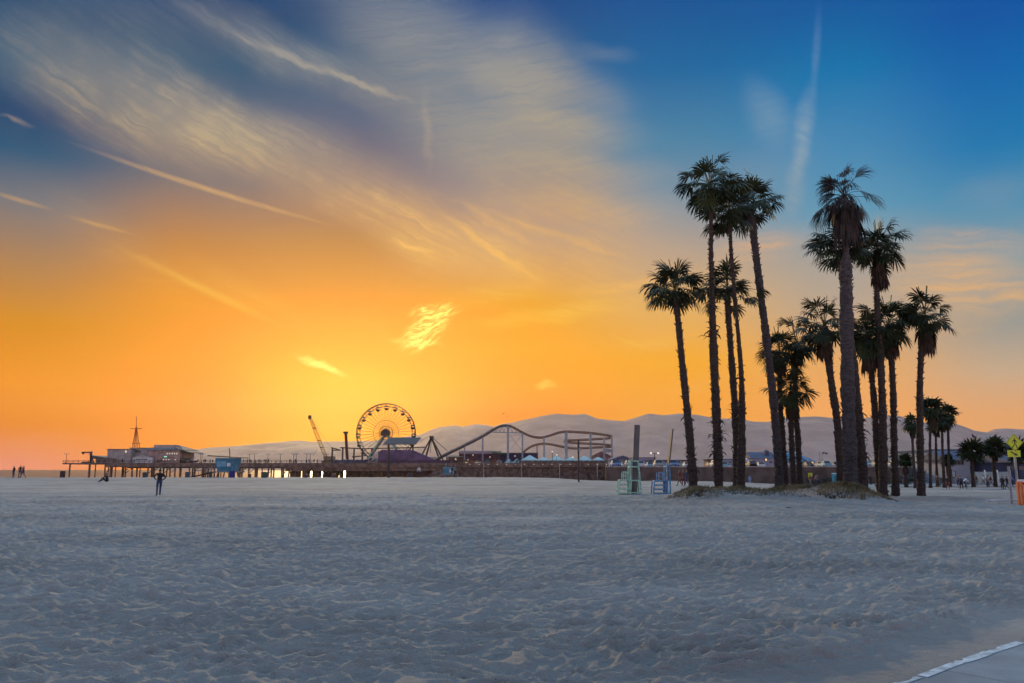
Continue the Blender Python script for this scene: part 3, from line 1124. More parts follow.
# grass on the mounds: dry tufts
gm = M('dune_grass', (0.06, 0.06, 0.025), 0.8, 0.4, 0.8, rgb2=(0.28, 0.225, 0.12))
mb = MB()
rnd = random.Random(9)
foci = [(693, 44.0, 1.45, 2.6, 5000), (718, 45.6, 1.0, 2.0, 2200), (738, 45.4, 1.8, 2.8, 5000), (785, 47.5, 2.6, 3.8, 5500), (850, 41.6, 1.7, 2.4, 5500), (866, 43.0, 1.2, 2.2, 2500),
        (800, 45.0, 1.8, 3.4, 1400), (835, 46, 1.0, 2.5, 1000), (765, 45.5, 2.2, 2.4, 1600), (815, 46, 2.2, 3.0, 2200), (705, 45, 1.4, 2, 900)]
for px, Y, rx, ry, n in foci:
    cx = X(px, Y)
    for k in range(int(n * 0.6)):
        a = rnd.uniform(0, 6.283)
        q = rnd.random() ** 0.6
        x, y = cx + cos(a) * rx * q, Y + sin(a) * ry * q
        h = rnd.uniform(0.10, 0.34) * (1.1 - 0.6 * q)
        z = gz(x, y) + 0.01
        ang = rnd.uniform(0, 6.283)
        w = 0.012 + rnd.random() * 0.02
        lx, ly = rnd.uniform(-1, 1) * h, rnd.uniform(-1, 1) * h
        dx, dy = cos(ang) * w, sin(ang) * w
        mb.add([(x - dx, y - dy, z - 0.03), (x + dx, y + dy, z - 0.03), (x + dx * .6 + lx * .4, y + dy * .6 + ly * .4, z + h * .7), (x - dx * .6 + lx * .4, y - dy * .6 + ly * .4, z + h * .7),
                (x + lx, y + ly, z + h)], [(0, 1, 2, 3), (3, 2, 4)])
tag(mb.build('dune_grass', gm), 'dry green grass growing round the palm feet', 'grass', kind='stuff')

# ================================================================= the pier
PY_ = 350.0
DK = 4.6                     # deck height


def P(px, py, Y=PY_):
    return at(px, py, Y)


def zt_(py, Y=PY_):
    return at(400, py, Y).z


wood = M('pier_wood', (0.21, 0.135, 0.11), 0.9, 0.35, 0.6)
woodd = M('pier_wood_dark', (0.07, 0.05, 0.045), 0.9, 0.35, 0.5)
steel_d = M('dark_steel', (0.035, 0.03, 0.035), 0.5, 0.2, 1.0)
steel_g = M('grey_blue_steel', (0.27, 0.29, 0.34), 0.5, 0.15, 0.8)
steel_p = M('lavender_steel', (0.30, 0.25, 0.38), 0.5, 0.15, 0.8)
track_m = M('orange_brown_track', (0.23, 0.10, 0.055), 0.5, 0.25, 0.8)
track_d = M('dark_track', (0.10, 0.06, 0.06), 0.5, 0.25, 0.8)
cream = M('cream_paint', (0.46, 0.42, 0.41), 0.7, 0.2, 0.5)
greyw = M('grey_board', (0.42, 0.36, 0.35), 0.8, 0.2, 0.5)
greyd = M('grey_roof', (0.17, 0.145, 0.15), 0.8, 0.25, 0.5)
white = M('white_paint', (0.72, 0.74, 0.78), 0.6, 0.1, 0.8)
lit = glow('lit_window', (1.0, 0.86, 0.66), 0.55)
lamp_m = glow('lamp_glass', (1.0, 0.85, 0.62), 0.9)
purple = M('purple_panel', (0.13, 0.09, 0.19), 0.7, 0.35, 0.25, rgb2=(0.20, 0.11, 0.22))
bluep = M('blue_panel', (0.11, 0.13, 0.22), 0.7, 0.35, 0.3)
aqua = M('aqua_canvas', (0.50, 0.72, 0.73), 0.8, 0.12, 0.3)
green_c = M('green_canvas', (0.06, 0.14, 0.06), 0.8, 0.3, 0.3)
redm = M('red_paint', (0.35, 0.05, 0.04), 0.6, 0.2, 0.5)
greenl = M('green_tube', (0.12, 0.55, 0.30), 0.5, 0.1, 1)

pier = thing('pier', P(250, 470) * 1.0, 'long timber pier on rows of piles running out over the sea', 'pier')
x0, x1, x2 = X(62, PY_), X(640, PY_), X(86, PY_)
mb = MB()
mb.box(((x0 + x1) / 2, PY_ + 14, DK - 0.3), (x1 - x0, 28, 0.6))
mb.build('deck', wood, pier)
mb = MB()                    # heavy fascia beams and walkway skirt
mb.box(((X(105, PY_) + x1) / 2, PY_ - 0.2, DK - 1.1), (x1 - X(105, PY_), 0.4, 1.5))
mb.box(((X(105, PY_) + x1) / 2, PY_ + 20, DK - 1.3), (x1 - X(105, PY_), 0.4, 1.9))
mb.build('deck_beam', wood, pier)
mb = MB()
for k in range(int((x1 - x0) / 2.2)):
    x = x0 + k * 2.2
    mb.bar((x, PY_ + 0.2, DK), (x, PY_ + 0.2, DK + 1.1), 0.14)
for h in (0.55, 1.1):
    mb.bar((x0, PY_ + 0.2, DK + h), (x1, PY_ + 0.2, DK + h), 0.1, 0.14)
mb.build('railing', woodd, pier)
rnd = random.Random(21)
n = 0
x = X(69, PY_)
while n < 99 and x < X(640, PY_):
    mb = MB()
    row = n % 2
    yy_ = PY_ + (1.0 if not row else 9.0 + 8 * (n % 4 == 3))
    jx = rnd.uniform(-0.35, 0.35)
    lean = rnd.uniform(-0.25, 0.25) if x > X(90, PY_) else 0
    r = rnd.uniform(0.26, 0.4)
    mb.tube([(x + jx + lean, yy_, -6), (x + jx, yy_, DK - 0.6)], [r, r * 0.92], 7)
    if n % 3 == 0 and x > X(100, PY_):
        mb.bar((x + jx, yy_, 0.0), (x + jx + 2.6, yy_ + 2, DK - 1.4), 0.25)
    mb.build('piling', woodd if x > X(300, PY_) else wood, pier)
    n += 1
    x += rnd.uniform(0.7, 2.1) if x > X(88, PY_) else 4.2
# solid landward part under the amusement park
mb = MB()
xa, xb = X(432, PY_), X(641, PY_)
mb.box(((xa + xb) / 2, PY_ + 8, -0.8), (xb - xa, 14, 9.4))
for k in range(40):
    xx = xa + (xb - xa) * k / 40
    mb.box((xx, PY_ + 0.85, 0.2 + rnd.uniform(-0.4, 0.3)), (0.4, 0.3, 7.4))
mb.build('bulkhead', M('bulkhead_timber', (0.20, 0.135, 0.115), 0.9, 0.45, 0.7), pier)
mb = MB()
xa2, xb2 = X(285, PY_), X(440, PY_)
mb.box(((xa2 + xb2) / 2, PY_ + 3, DK - 2.0), (xb2 - xa2, 5, 3.0))
mb.build('lower_deck_wall', wood, pier)
mb = MB()
xq = X(286, PY_)
while xq < X(436, PY_):
    wq = rnd.uniform(1.5, 4.0) if xq < X(340, PY_) else rnd.uniform(3.0, 7.0)
    mb.box((xq + wq / 2, PY_ + 7, -1.0), (wq, 1.0, 9.0))
    xq += wq + (rnd.uniform(.5, 1.3) if xq < X(340, PY_) else 0.05)
mb.build('storage_wall', wood, pier)


def house(name, label, cat, px0, px1, pyt, pyb, Y, depth, wall, roofm, roofkind='flat', over=0.6, rh=0.0, windows=(), door=None, group=None, ground=False, winmat=None, extra=None,
          frame=None):
    """a building between photo columns px0..px1 at distance Y; parts: wall, roof, window, door"""
    xa, xb = X(px0, Y), X(px1, Y)
    zb = zt_(pyb, Y) if not ground else gz((xa + xb) / 2, Y) - 0.2
    ztp = zt_(pyt, Y)
    xc = (xa + xb) / 2
    root = thing(name, (xc, Y, zb), label, cat, group)
    mb = MB()
    mb.box((xc, Y + depth / 2, (zb + ztp) / 2), (xb - xa, depth, ztp - zb))
    mb.build('wall', wall, root)
    mb = MB()
    if roofkind == 'flat':
        mb.box((xc, Y + depth / 2, ztp + 0.12), (xb - xa + over, depth + over, 0.24))
    elif roofkind == 'gable':      # ridge along x
        mb2 = [(Y - over, ztp - 0.05), (Y + depth + over, ztp - 0.05), (Y + depth / 2, ztp + rh)]
        pts = [(xa - over, q[0], q[1]) for q in mb2] + [(xb + over, q[0], q[1]) for q in mb2]
        mb.add(pts, [(0, 2, 1), (3, 4, 5), (0, 3, 5, 2), (1, 2, 5, 4), (0, 1, 4, 3)])
    elif roofkind == 'front':      # gable to the viewer
        mb.prism([(xa - over, ztp - 0.02), (xb + over, ztp - 0.02), (xc, ztp + rh)], Y - over, Y + depth + over)
    elif roofkind == 'hip':
        a = [(xa - over, Y - over, ztp), (xb + over, Y - over, ztp), (xb + over, Y + depth + over, ztp), (xa - over, Y + depth + over, ztp)]
        w = (xb - xa) * 0.28
        mb.add(a + [(xc - w, Y + depth / 2, ztp + rh), (xc + w, Y + depth / 2, ztp + rh)], [(0, 1, 5, 4), (2, 3, 4, 5), (1, 2, 5), (3, 0, 4), (3, 2, 1, 0)])
    elif roofkind == 'shed':       # falls to the right
        mb.prism([(xa - over, ztp), (xb + over, ztp), (xa - over, ztp + rh)], Y - over, Y + depth + over)
    elif roofkind == 'shedl':
        mb.prism([(xa - over, ztp), (xb + over, ztp), (xb + over, ztp + rh)], Y - over, Y + depth + over)
    mb.build('roof', roofm, root)
    for wd in windows:
        wx, wy, ww, wh = wd[:4]
        mt = wd[4] if len(wd) > 4 else (winmat or lit)
        c = at(wx, wy, Y)
        s = Y / 800.0
        fb = MB()
        hw, hh_ = ww * s / 2, wh * s / 2
        for (cx, cz, sx_, sz) in ((c.x, c.z + hh_ + .06, hw * 2 + .24, .12), (c.x, c.z - hh_ - .06, hw * 2 + .24, .12), (c.x - hw - .06, c.z, .12, hh_ * 2), (c.x + hw + .06, c.z, .12, hh_ * 2)):
            fb.box((cx, Y - 0.05, cz), (sx_, 0.14, sz))
        fo = fb.build('window', frame or greyd, root)
        fo2 = MB()
        fo2.box((c.x, Y - 0.02, c.z), (hw * 2, 0.06, hh_ * 2))
        o = fo2.build('pane', mt, None)
        o.parent = fo
        for v in o.data.vertices:
            v.co -= root.location
    if door:
        wx, ww, wh = door
        s = Y / 800.0
        mb = MB()
        mb.box((X(wx, Y), Y - 0.03, zb + wh * s / 2), (ww * s, 0.1, wh * s))
        mb.build('door', greyd, root)
    return root


dz = 463.2   # deck line in the photo
# restaurant at the pier's end
house('pier_shed', 'low grey shed with a long sloping roof at the seaward end of the pier', 'shed', 95, 112, 459, dz, PY_ + 6, 10, greyw, greyd, 'shed', 1.6, 1.6)
house('pier_hall', 'grey flat roofed hall on the pier left of the mast', 'hall', 106, 130, 449.5, dz, PY_ + 7, 12, greyw, greyd, 'flat', 0.8, windows=[(126, 451.5, 1.6, 2.2)])
house('pier_hall', 'pale boxy upper hall on the pier directly beneath the mast', 'hall', 128.5, 147, 448.2, dz, PY_ + 11, 10, greyw, greyd, 'flat', 0.6,
      windows=[(127.5 + 10, 451.5, 6, 1.6, greyd)])
house('pier_shed', 'small white shed with a low roof in front of the grey pier halls', 'shed', 132, 151.5, 457.5, dz, PY_ + 2.5, 3.5, white, cream, 'front', 0.25, 1.2,
      windows=[(141.5, 459.3, 11, 0.5, greyd), (147.5, 456.4, 1.2, 1.0)])
rt = house('pier_restaurant', 'two storey pier restaurant with wide low roof and two rows of small lit windows', 'restaurant', 146, 179, 449.8, dz, PY_ + 4, 16,
           M('restaurant_wall', (0.42, 0.30, 0.28), 0.8, 0.3, 0.6), greyd, 'hip', 1.8, 2.1,
           windows=[(q, 453.6, 1.0, 1.6) for q in (167.3, 169.8, 172.3, 174.8, 177)] + [(q, 459.6, 1.0, 1.2) for q in (163.5, 166.2, 169, 175.2)] + [(165.5, 456.7, 3.2, 1.0, glow('sign_green', (0.3, 0.9, 0.6), 0.8))])
mb = MB()
mb.prism([(X(177, PY_), zt_(457.8)), (X(184.5, PY_), zt_(461.4)), (X(187, PY_), zt_(460.6)), (X(186.6, PY_), zt_(461.6)), (X(184.5, PY_), zt_(462.4)), (X(177, PY_), zt_(459))], PY_ + 3, PY_ + 12)
mb.build('awning', greyd, rt)
mb = MB()
mb.prism([(X(170, PY_), zt_(447.0)), (X(185.5, PY_), zt_(452)), (X(185.5, PY_), zt_(452.8)), (X(170, PY_), zt_(448.6))], PY_ + 3.4, PY_ + 19)
mb.build('roof_overhang', greyd, rt)
mb = MB()
mb.box((X(155.5, PY_), PY_ + 10, zt_(446)), (X(166, PY_) - X(145.5, PY_), 6, 1.5))
mb.build('roof_box', greyw, rt)

mast = thing('mast', P(136, 447.5, PY_ + 14), 'tall thin lattice mast with one crossbar on the pier roof', 'mast')
mb = MB()
b0 = P(136, 447.5, PY_ + 14)
tp = P(136.3, 427, PY_ + 14)
for s1, s2 in ((-1, -1), (1, -1), (1, 1), (-1, 1)):
    mb.bar(b0 + Vector((s1 * 1.1, s2 * 1.1, 0)), tp + Vector((s1 * .1, s2 * .1, 0)), 0.22)
for k in range(7):
    f = k / 7
    for s1 in (-1, 1):
        w = 1.1 * (1 - f) + .1 * f
        w2 = 1.1 * (1 - f - 1 / 7) + .1 * (f + 1 / 7)
        a = b0.lerp(tp, f)
        b = b0.lerp(tp, f + 1 / 7)
        mb.bar(a + Vector((-s1 * w, -w, 0)), b + Vector((s1 * w2, -w2, 0)), 0.12)
mb.bar(tp, P(136.3, 416.3, PY_ + 14), 0.2)
mb.build('pole', redm, mast)
mb = MB()
mb.bar(P(130.2, 428.6, PY_ + 14), P(141.8, 428.6, PY_ + 14), 0.22)
mb.bar(P(132, 443.4, PY_ + 14), P(140.6, 443.4, PY_ + 14), 0.2)
mb.build('crossbar', steel_d, mast)
cr = thing('davit', P(91, 464, PY_ + 2), 'boat hoist with a short arm at the seaward end of the pier', 'hoist')
mb = MB()
mb.bar(P(90.6, 464, PY_ + 2), P(91, 452, PY_ + 2), 0.7)
mb.bar(P(93.5, 464, PY_ + 2), P(91.5, 455, PY_ + 2), 0.35)
mb.build('post', steel_d, cr)
mb = MB()
mb.bar(P(92.3, 452.2, PY_ + 2), P(81.8, 452.4, PY_ + 2), 0.55)
mb.bar(P(83, 452.4, PY_ + 2), P(83.4, 454.2, PY_ + 2), 0.6)
mb.build('arm', steel_d, cr)
tr_ = thing('deck_shelter', P(80, 464, PY_ + 3), 'low dark tarpaulin shelter near the pier end', 'shelter')
mb = MB()
mb.prism([(X(76, PY_), zt_(464)), (X(77, PY_), zt_(462)), (X(84, PY_), zt_(461.2)), (X(89, PY_), zt_(463.6)), (X(89, PY_), zt_(464.2))], PY_ + 3, PY_ + 7)
mb.build('tarpaulin', greyd, tr_)

# lamp posts and clutter on the deck
GLP = 'thin lamp posts along the pier deck'


def lamppost(Hh, lit_=True, double=True):
    r = thing('street_lamp', (0, 0, 0), 'thin lamp post standing on the pier deck', 'lamp post', GLP, False)
    mb = MB()
    mb.tube([(0, 0, 0), (0, 0, Hh)], [0.13, 0.08], 6)
    mb.box((0, 0, 0.2), (0.4, 0.4, 0.4))
    if double:
        mb.bar((-0.9, 0, Hh - .15), (0.9, 0, Hh - .15), 0.09)
    mb.build('pole', steel_d, r)
    for sgn in ((-1, 1) if double else (0,)):
        m2 = MB()
        m2.lathe([(0.08, 0.0), (0.26, 0.1), (0.22, 0.3), (0.05, 0.42)], (sgn * 0.9, 0, Hh - 0.25 if double else Hh), 8)
        m2.build('lamp', lamp_m if lit_ else steel_g, r)
    return r


lp = lamppost(4.0, False)
xs = [64, 79.5, 195, 200, 243, 252.5, 263, 275.5, 290, 293.5, 304.5, 309, 322]
lp.location = Vector((X(xs[0], PY_), PY_ + 1, DK))
for q in xs[1:]:
    copy_tree(lp, Vector((X(q, PY_), PY_ + random.Random(q).uniform(1, 8), DK)))
for q, yy0, lab in ((655, 150, 'lamp post rising behind the brown wall between the green and blue beach stands'),):
    l2 = lamppost(3.2)
    l2['label'] = 'twin lamp post above the brown wall between the two beach stands'
    del l2['group']
    l2.location = (X(655.0, 200), 200, zt_(466, 200))
# ---------------------------------------------------------------- crane
cy_ = PY_ + 12
c0, c1 = P(326.5, 459, cy_), P(310.3, 418, cy_)
ck = thing('crane', (c0.x, cy_, DK), 'yellow lattice boom crane working on the pier', 'crane')
yel = M('crane_yellow', (0.68, 0.40, 0.08), 0.6, 0.2, 1)
mb = MB()
for s1, s2 in ((-1, -1), (1, -1), (1, 1), (-1, 1)):
    o = Vector((s1 * .75, s2 * .75, 0))
    mb.bar(c0 + o * 0.8, c0.lerp(c1, .5) + o, 0.16)
    mb.bar(c0.lerp(c1, .5) + o, c1 + o * 0.5, 0.16)
for k in range(16):
    f, g = k / 16, (k + 1) / 16
    sg = 1 if k % 2 else -1
    mb.bar(c0.lerp(c1, f) + Vector((-sg * .7, -.7, 0)), c0.lerp(c1, g) + Vector((sg * .7, -.7, 0)), 0.11)
    mb.bar(c0.lerp(c1, f) + Vector((sg * .7, .7, 0)), c0.lerp(c1, g) + Vector((-sg * .7, .7, 0)), 0.11)
mb.build('boom', yel, ck)
mb = MB()
mb.box(c1 + Vector((-0.2, 0, 0.3)), (1.3, 0.9, 1.8), 0)
for f in (0.28, 0.45, 0.75):
    c = c0.lerp(c1, f)
    mb.box(c, (1.7, 1.2, 0.35))
mb.build('boom_head', steel_d, ck)
mb = MB()
mb.bar(c1, P(334, 452, cy_), 0.07)
mb.bar(P(317.5, 449, cy_), P(313, 456, cy_), 0.08)
mb.build('cable', steel_d, ck)
mb = MB()
mb.box((X(329, cy_), cy_, DK + 1.9), (4.6, 3, 2.2))
mb.box((X(326.5, cy_), cy_, DK + 1.6), (1.6, 2.4, 2.6))
mb.box((X(328, cy_), cy_, DK + 0.45), (5.4, 3.4, 0.9))
mb.build('cab', M('cab_paint', (0.3, 0.2, 0.13), 0.6), ck)

# ---------------------------------------------------------------- Ferris wheel
FY = PY_ + 8
s_ = FY / 810.0
hc = P(386, 433, FY)
R0 = 29.4 * s_
fw = thing('ferris_wheel', (hc.x, FY, DK), 'big open Ferris wheel with umbrella topped gondolas, dark against the glow', 'ferris wheel')
for dy in (-1.2, 1.2):
    for rr_, th in ((R0, 0.17), (R0 * 0.9, 0.09)):
        mb = MB()
        mb.tube([(hc.x + rr_ * cos(a), FY + dy, hc.z + rr_ * sin(a)) for a in [2 * pi * k / 80 for k in range(80)]], th, 5, closed=True)
        mb.build('rim', steel_d, fw)
mb = MB()
for k in range(40):
    a, b = 2 * pi * k / 40, 2 * pi * (k + .5) / 40
    for dy in (-1.2, 1.2):
        mb.bar((hc.x + R0 * cos(a), FY + dy, hc.z + R0 * sin(a)), (hc.x + R0 * .9 * cos(b), FY + dy, hc.z + R0 * .9 * sin(b)), 0.09)
    mb.bar((hc.x + R0 * cos(a), FY - 1.2, hc.z + R0 * sin(a)), (hc.x + R0 * cos(a), FY + 1.2, hc.z + R0 * sin(a)), 0.12)
mb.build('rim_truss', steel_d, fw)
for k in range(40):
    a = 2 * pi * (k + .5) / 40
    mb = MB()
    for dy in (-1.2, 1.2):
        mb.bar((hc.x + 1.6 * cos(a), FY + dy * 1.3, hc.z + 1.6 * sin(a)), (hc.x + R0 * .9 * cos(a), FY + dy, hc.z + R0 * .9 * sin(a)), 0.085)
    mb.build('spoke', track_m if k % 2 else steel_d, fw)
mb = MB()
mb.tube([(hc.x, FY - 2.3, hc.z), (hc.x, FY + 2.3, hc.z)], 1.7, 16)
mb.tube([(hc.x + 3.0 * cos(a), FY, hc.z + 3.0 * sin(a)) for a in [2 * pi * k / 32 for k in range(32)]], 0.12, 5, closed=True)
mb.tube([(hc.x + 5.6 * cos(a), FY, hc.z + 5.6 * sin(a)) for a in [2 * pi * k / 32 for k in range(32)]], 0.08, 5, closed=True)
mb.box((hc.x, FY - 2.2, hc.z - 0.3), (4.0, 0.8, 1.9))
mb.build('hub', steel_d, fw)
for dy in (-3.2, 3.2):
    for sgn, mt in ((-1, steel_g), (1, steel_g)):
        mb = MB()
        mb.bar((hc.x, FY + dy * .6, hc.z), (hc.x + sgn * 8.6, FY + dy, DK), 0.85, 0.6)
        mb.build('support_leg', mt, fw)
for sgn in (-1, 1):
    mb = MB()
    for k in range(3):
        f = 0.15 + 0.26 * k
        a = Vector((hc.x, FY - 2.4, hc.z)).lerp(Vector((hc.x + sgn * 8.6, FY - 3.7, DK)), f)
        b = Vector((hc.x, FY - 2.4, hc.z)).lerp(Vector((hc.x + sgn * 8.6, FY - 3.7, DK)), f + .14)
        mb.bar(a, b, 0.45)
    mb.build('light_tube', greenl, fw)
for k in range(20):
    a = 2 * pi * k / 20
    gx, gzz = hc.x + R0 * 0.955 * cos(a), hc.z + R0 * 0.955 * sin(a)
    mb = MB()
    mb.bar((gx, FY, gzz), (gx, FY, gzz - 1.0), 0.1)
    mb.lathe([(0.35, -2.35), (0.75, -2.1), (1.0, -1.45), (1.0, -1.35)], (gx, FY, gzz), 10)
    g = mb.build('gondola', steel_d if k != 10 else greenl, fw)
    mb = MB()
    mb.lathe([(1.35, -0.75), (1.2, -0.6), (0.1, -0.05)], (gx, FY, gzz), 10)
    o = mb.build('canopy', steel_d, None)
    o.parent = g
    for v in o.data.vertices:
        v.co -= fw.location

# drop tower, low coaster on the left
dt = thing('drop_tower', (X(345.7, PY_ + 3), PY_ + 3, DK), 'dark square drop tower with a wide cap left of the Ferris wheel', 'tower ride')
mb = MB()
mb.bar((X(345.7, PY_), PY_ + 3, DK), P(345.7, 433, PY_ + 3), 0.95, 0.95)
mb.bar((X(346.8, PY_), PY_ + 3, DK), P(346.8, 434, PY_ + 3), 0.3, 0.7)
mb.build('tower', M('tower_red', (0.12, 0.02, 0.02), 0.6), dt)
mb = MB()
mb.box(P(345.8, 432.5, PY_ + 3), (1.9, 1.7, 0.8))
mb.box(P(345.8, 433.6, PY_ + 3), (1.3, 1.3, 0.5))
mb.build('cap', steel_d, dt)


def posts(root, lst, Y, mat_, w=0.6, zb=None, name='post'):
    for q in lst:
        px, py = q[0], q[1]
        mb = MB()
        top = P(px, py, Y)
        zb_ = DK if zb is None else zb
        ww = q[2] if len(q) > 2 else w
        mb.bar((top.x, Y, zb_), top, ww)
        mb.box((top.x, Y, zb_ + 0.15), (ww * 2, ww * 2, 0.3))
        mb.build(name, q[3] if len(q) > 3 else mat_, root)


lc = thing('low_coaster', (X(350, PY_ + 6), PY_ + 6, DK), 'low dark level coaster track on posts in front of the Ferris wheel', 'coaster')
mb = MB()
for a, b in (((331.5, 447.6), (340.5, 450.2)), ((332.5, 450.3), (341, 450.2)), ((340.3, 447.6), (362, 448.8)), ((362, 448.8), (425, 447.3)), ((352, 457), (366, 455.5))):
    mb.bar(P(*a, PY_ + 6), P(*b, PY_ + 6), 0.55, 0.5)
    mb.bar(P(*a, PY_ + 8), P(*b, PY_ + 8), 0.35, 0.3)
mb.build('track', track_d, lc)
posts(lc, [(332.4, 448), (342.8, 448), (354.2, 448.4), (362.5, 448.8), (372, 448.6), (413, 447.5)], PY_ + 6, steel_d, 0.6)
# fences and painted walls of the park
pw = thing('painted_wall', (X(400, PY_), PY_ + 1.5, DK), 'purple painted wall of the pier park below the Ferris wheel', 'wall')
mb = MB()
mb.prism([(X(377, PY_), DK), (X(377, PY_), zt_(452)), (X(381, PY_), zt_(449.5)), (X(412, PY_), zt_(450)), (X(424, PY_), zt_(455)), (X(436, PY_), zt_(460.5)), (X(452, PY_), zt_(460.2)), (X(452, PY_), DK)],
         PY_ + 1.5, PY_ + 2.1)
mb.build('panel', purple, pw)
mb = MB()
mb.box((X(414, PY_), PY_ + 1.3, DK - 0.4), (X(452, PY_) - X(377, PY_), 0.5, 1.2))
mb.build('lower_panel', M('purple_grey', (0.12, 0.08, 0.15), 0.8, 0.3, 0.4), pw)
bw = thing('painted_wall', (X(360, PY_), PY_ + 1.5, DK), 'blue painted wall of the pier park left of the Ferris wheel legs', 'wall')
mb = MB()
mb.prism([(X(331, PY_), DK - .6), (X(331, PY_), zt_(461)), (X(343, PY_), zt_(459.5)), (X(370, PY_), zt_(459.8)), (X(377, PY_), zt_(458)), (X(377, PY_), DK - .6)], PY_ + 1.5, PY_ + 2.1)
mb.build('panel', bluep, bw)
st = thing('queue_stairs', (X(374, PY_), PY_ + 0.6, DK), 'pale zigzag ramp rising beside the purple wall', 'ramp')
mb = MB()
for a, b in (((367, 463), (377, 457)), ((368, 459), (377, 453.5)), ((371, 464), (377.5, 460.5))):
    mb.bar(P(*a, PY_ + .9), P(*b, PY_ + .9), 0.5)
mb.build('ramp', cream, st)
posts(st, [(377.2, 452, 0.3), (372.5, 456, 0.3), (368.5, 459, .3)], PY_ + 0.9, cream)

# swing ride A frame
sr = thing('swing_ride', (X(432, PY_ + 5), PY_ + 5, DK), 'dark A framed swing ride at the foot of the coaster ramp', 'ride')
for a in ((423.2, 453), (426.5, 453.5), (437.2, 453), (440.5, 452.5)):
    mb = MB()
    f = P(*a, PY_ + 5)
    mb.bar(P(431.3, 437.2, PY_ + 5), (f.x + (f.x - X(431.3, PY_ + 5)) * 0.55, PY_ + 5 + (-3 if a[0] in (423.2, 440.5) else 3), DK), 0.5)
    mb.build('leg', steel_d, sr)
mb = MB()
mb.box(P(431.6, 437.2, PY_ + 5), (1.6, 4, 1.0))
mb.bar(P(432.6, 438, PY_ + 5), P(447, 450.5, PY_ + 5), 0.22)
mb.bar(P(431.8, 438, PY_ + 5), P(430.2, 453, PY_ + 5), 0.18)
mb.build('axle', steel_d, sr)
mb = MB()
mb.prism([(X(425, PY_), zt_(455.5)), (X(428, PY_), zt_(458.5)), (X(436, PY_), zt_(458.5)), (X(439, PY_), zt_(455.5)), (X(436, PY_), zt_(456.8)), (X(428, PY_), zt_(456.8))], PY_ + 4, PY_ + 6)
mb.build('boat', cream, sr)

# ---------------------------------------------------------------- roller coaster
CY = PY_ + 9
rc = thing('roller_coaster', (X(520, CY), CY, DK), 'steel roller coaster with a long ramp, rounded crest and tiered far turns', 'roller coaster')
top_run = [(433, 461), (447, 453.6), (465, 444.7), (482, 436), (494, 428.6), (500.5, 425.4), (506, 424.7), (511, 425.4), (516, 428), (524, 432.4), (532, 435.7), (541, 436.8), (549, 435),
           (556, 432.6), (562, 431.2), (567, 430.8), (578, 431.3), (590, 432.2), (600, 433.4), (608, 434.7)]
turn1 = [(608, 434.7, 0), (612, 436, 4), (610, 437.3, 9), (600, 438.2, 11), (585, 439, 11), (571, 439.6, 11), (564.5, 439.4, 8), (564.5, 441, 4), (572, 442.0, 1), (585, 442.8, 0), (600, 443.6, 0), (609, 444.4, 2)]
turn2 = [(609, 444.4, 2), (612, 445.4, 6), (608, 446.2, 10), (598, 446.6, 11), (584, 447.4, 10), (573, 447.6, 6), (562, 446, 3), (550, 443.5, 1), (541, 443.2, 0), (533, 445, 0), (527, 448.4, 0), (522, 453, 0)]


def run(pts, mat_, w=0.30, name='track'):
    pp = []
    for q in pts:
        pp.append(P(q[0], q[1], CY + (q[2] if len(q) > 2 else 0)))
    pp = catmull(pp, 6)
    mb = MB()
    mb.tube([p + Vector((0, -0.65, 0)) for p in pp], 0.17, 6)
    mb.tube([p + Vector((0, 0.65, 0)) for p in pp], 0.17, 6)
    mb.tube([p + Vector((0, 0, -0.55)) for p in pp], w, 6)
    for p in pp[::1]:
        mb.bar(p + Vector((0, -0.65, 0)), p + Vector((0, 0, -0.55)), 0.12)
        mb.bar(p + Vector((0, 0.65, 0)), p + Vector((0, 0, -0.55)), 0.12)
    mb.build(name, mat_, rc)


run(top_run[:8], track_d, 0.4)
run(top_run[7:], track_m, 0.36)
run(turn1, track_m)
run(turn2, track_m)
mb = MB()                    # pale walkway beside the lift hill
pp = [P(q[0] - 0.6, q[1] - 0.8, CY - 1.2) for q in top_run[:5]]
for a, b in zip(pp, pp[1:]):
    mb.bar(a, b, 0.9, 0.35)
mb.build('walkway', cream, rc)
mb = MB()                    # truss under the crest
for a, b in (((489, 432.2), (526, 433)),):
    mb.bar(P(*a, CY), P(*b, CY), 0.4)
lo_ = [(492 + 4 * k) for k in range(9)]
arc = lambda x: np.interp(x, [q[0] for q in top_run], [q[1] for q in top_run])
for k in range(8):
    a, b = lo_[k], lo_[k + 1]
    mb.bar(P(a, 432.4, CY), P((a + b) / 2, float(arc((a + b) / 2)) + .8, CY), 0.22)
    mb.bar(P((a + b) / 2, float(arc((a + b) / 2)) + .8, CY), P(b, 432.4, CY), 0.22)
mb.bar(P(509.6, 434.8, CY), P(522, 450.5, CY), 0.14)
mb.bar(P(522, 434.8, CY), P(509.6, 450.5, CY), 0.14)
mb.bar(P(509, 435, CY), P(522, 435, CY), 0.14)
mb.build('crest_truss', steel_g, rc)
posts(rc, [(464.6, 445.4, 0.55, steel_p), (482.8, 437, 0.65, steel_p), (508, 426, 0.9, steel_g), (522.4, 432.6, 0.7, steel_g), (544, 437.4, 0.7, steel_g), (537, 445, 0.35, steel_d), (566, 432, 1.3, steel_g),
           (590.3, 433, 0.9, steel_g), (578.3, 440, 0.8, steel_d), (604, 437, 0.6, steel_g), (611.6, 436.4, 0.75, steel_g), (433.5, 460, .4, cream), (448, 454.5, .4, cream)], CY, steel_g)
mb = MB()
mb.prism([(X(603, CY), zt_(449, CY)), (X(611, CY), zt_(449, CY)), (X(611, CY), zt_(452.4, CY)), (X(603, CY), zt_(452.4, CY))], CY - 0.9, CY - 0.5)
mb.build('control_cabin', steel_g, rc)

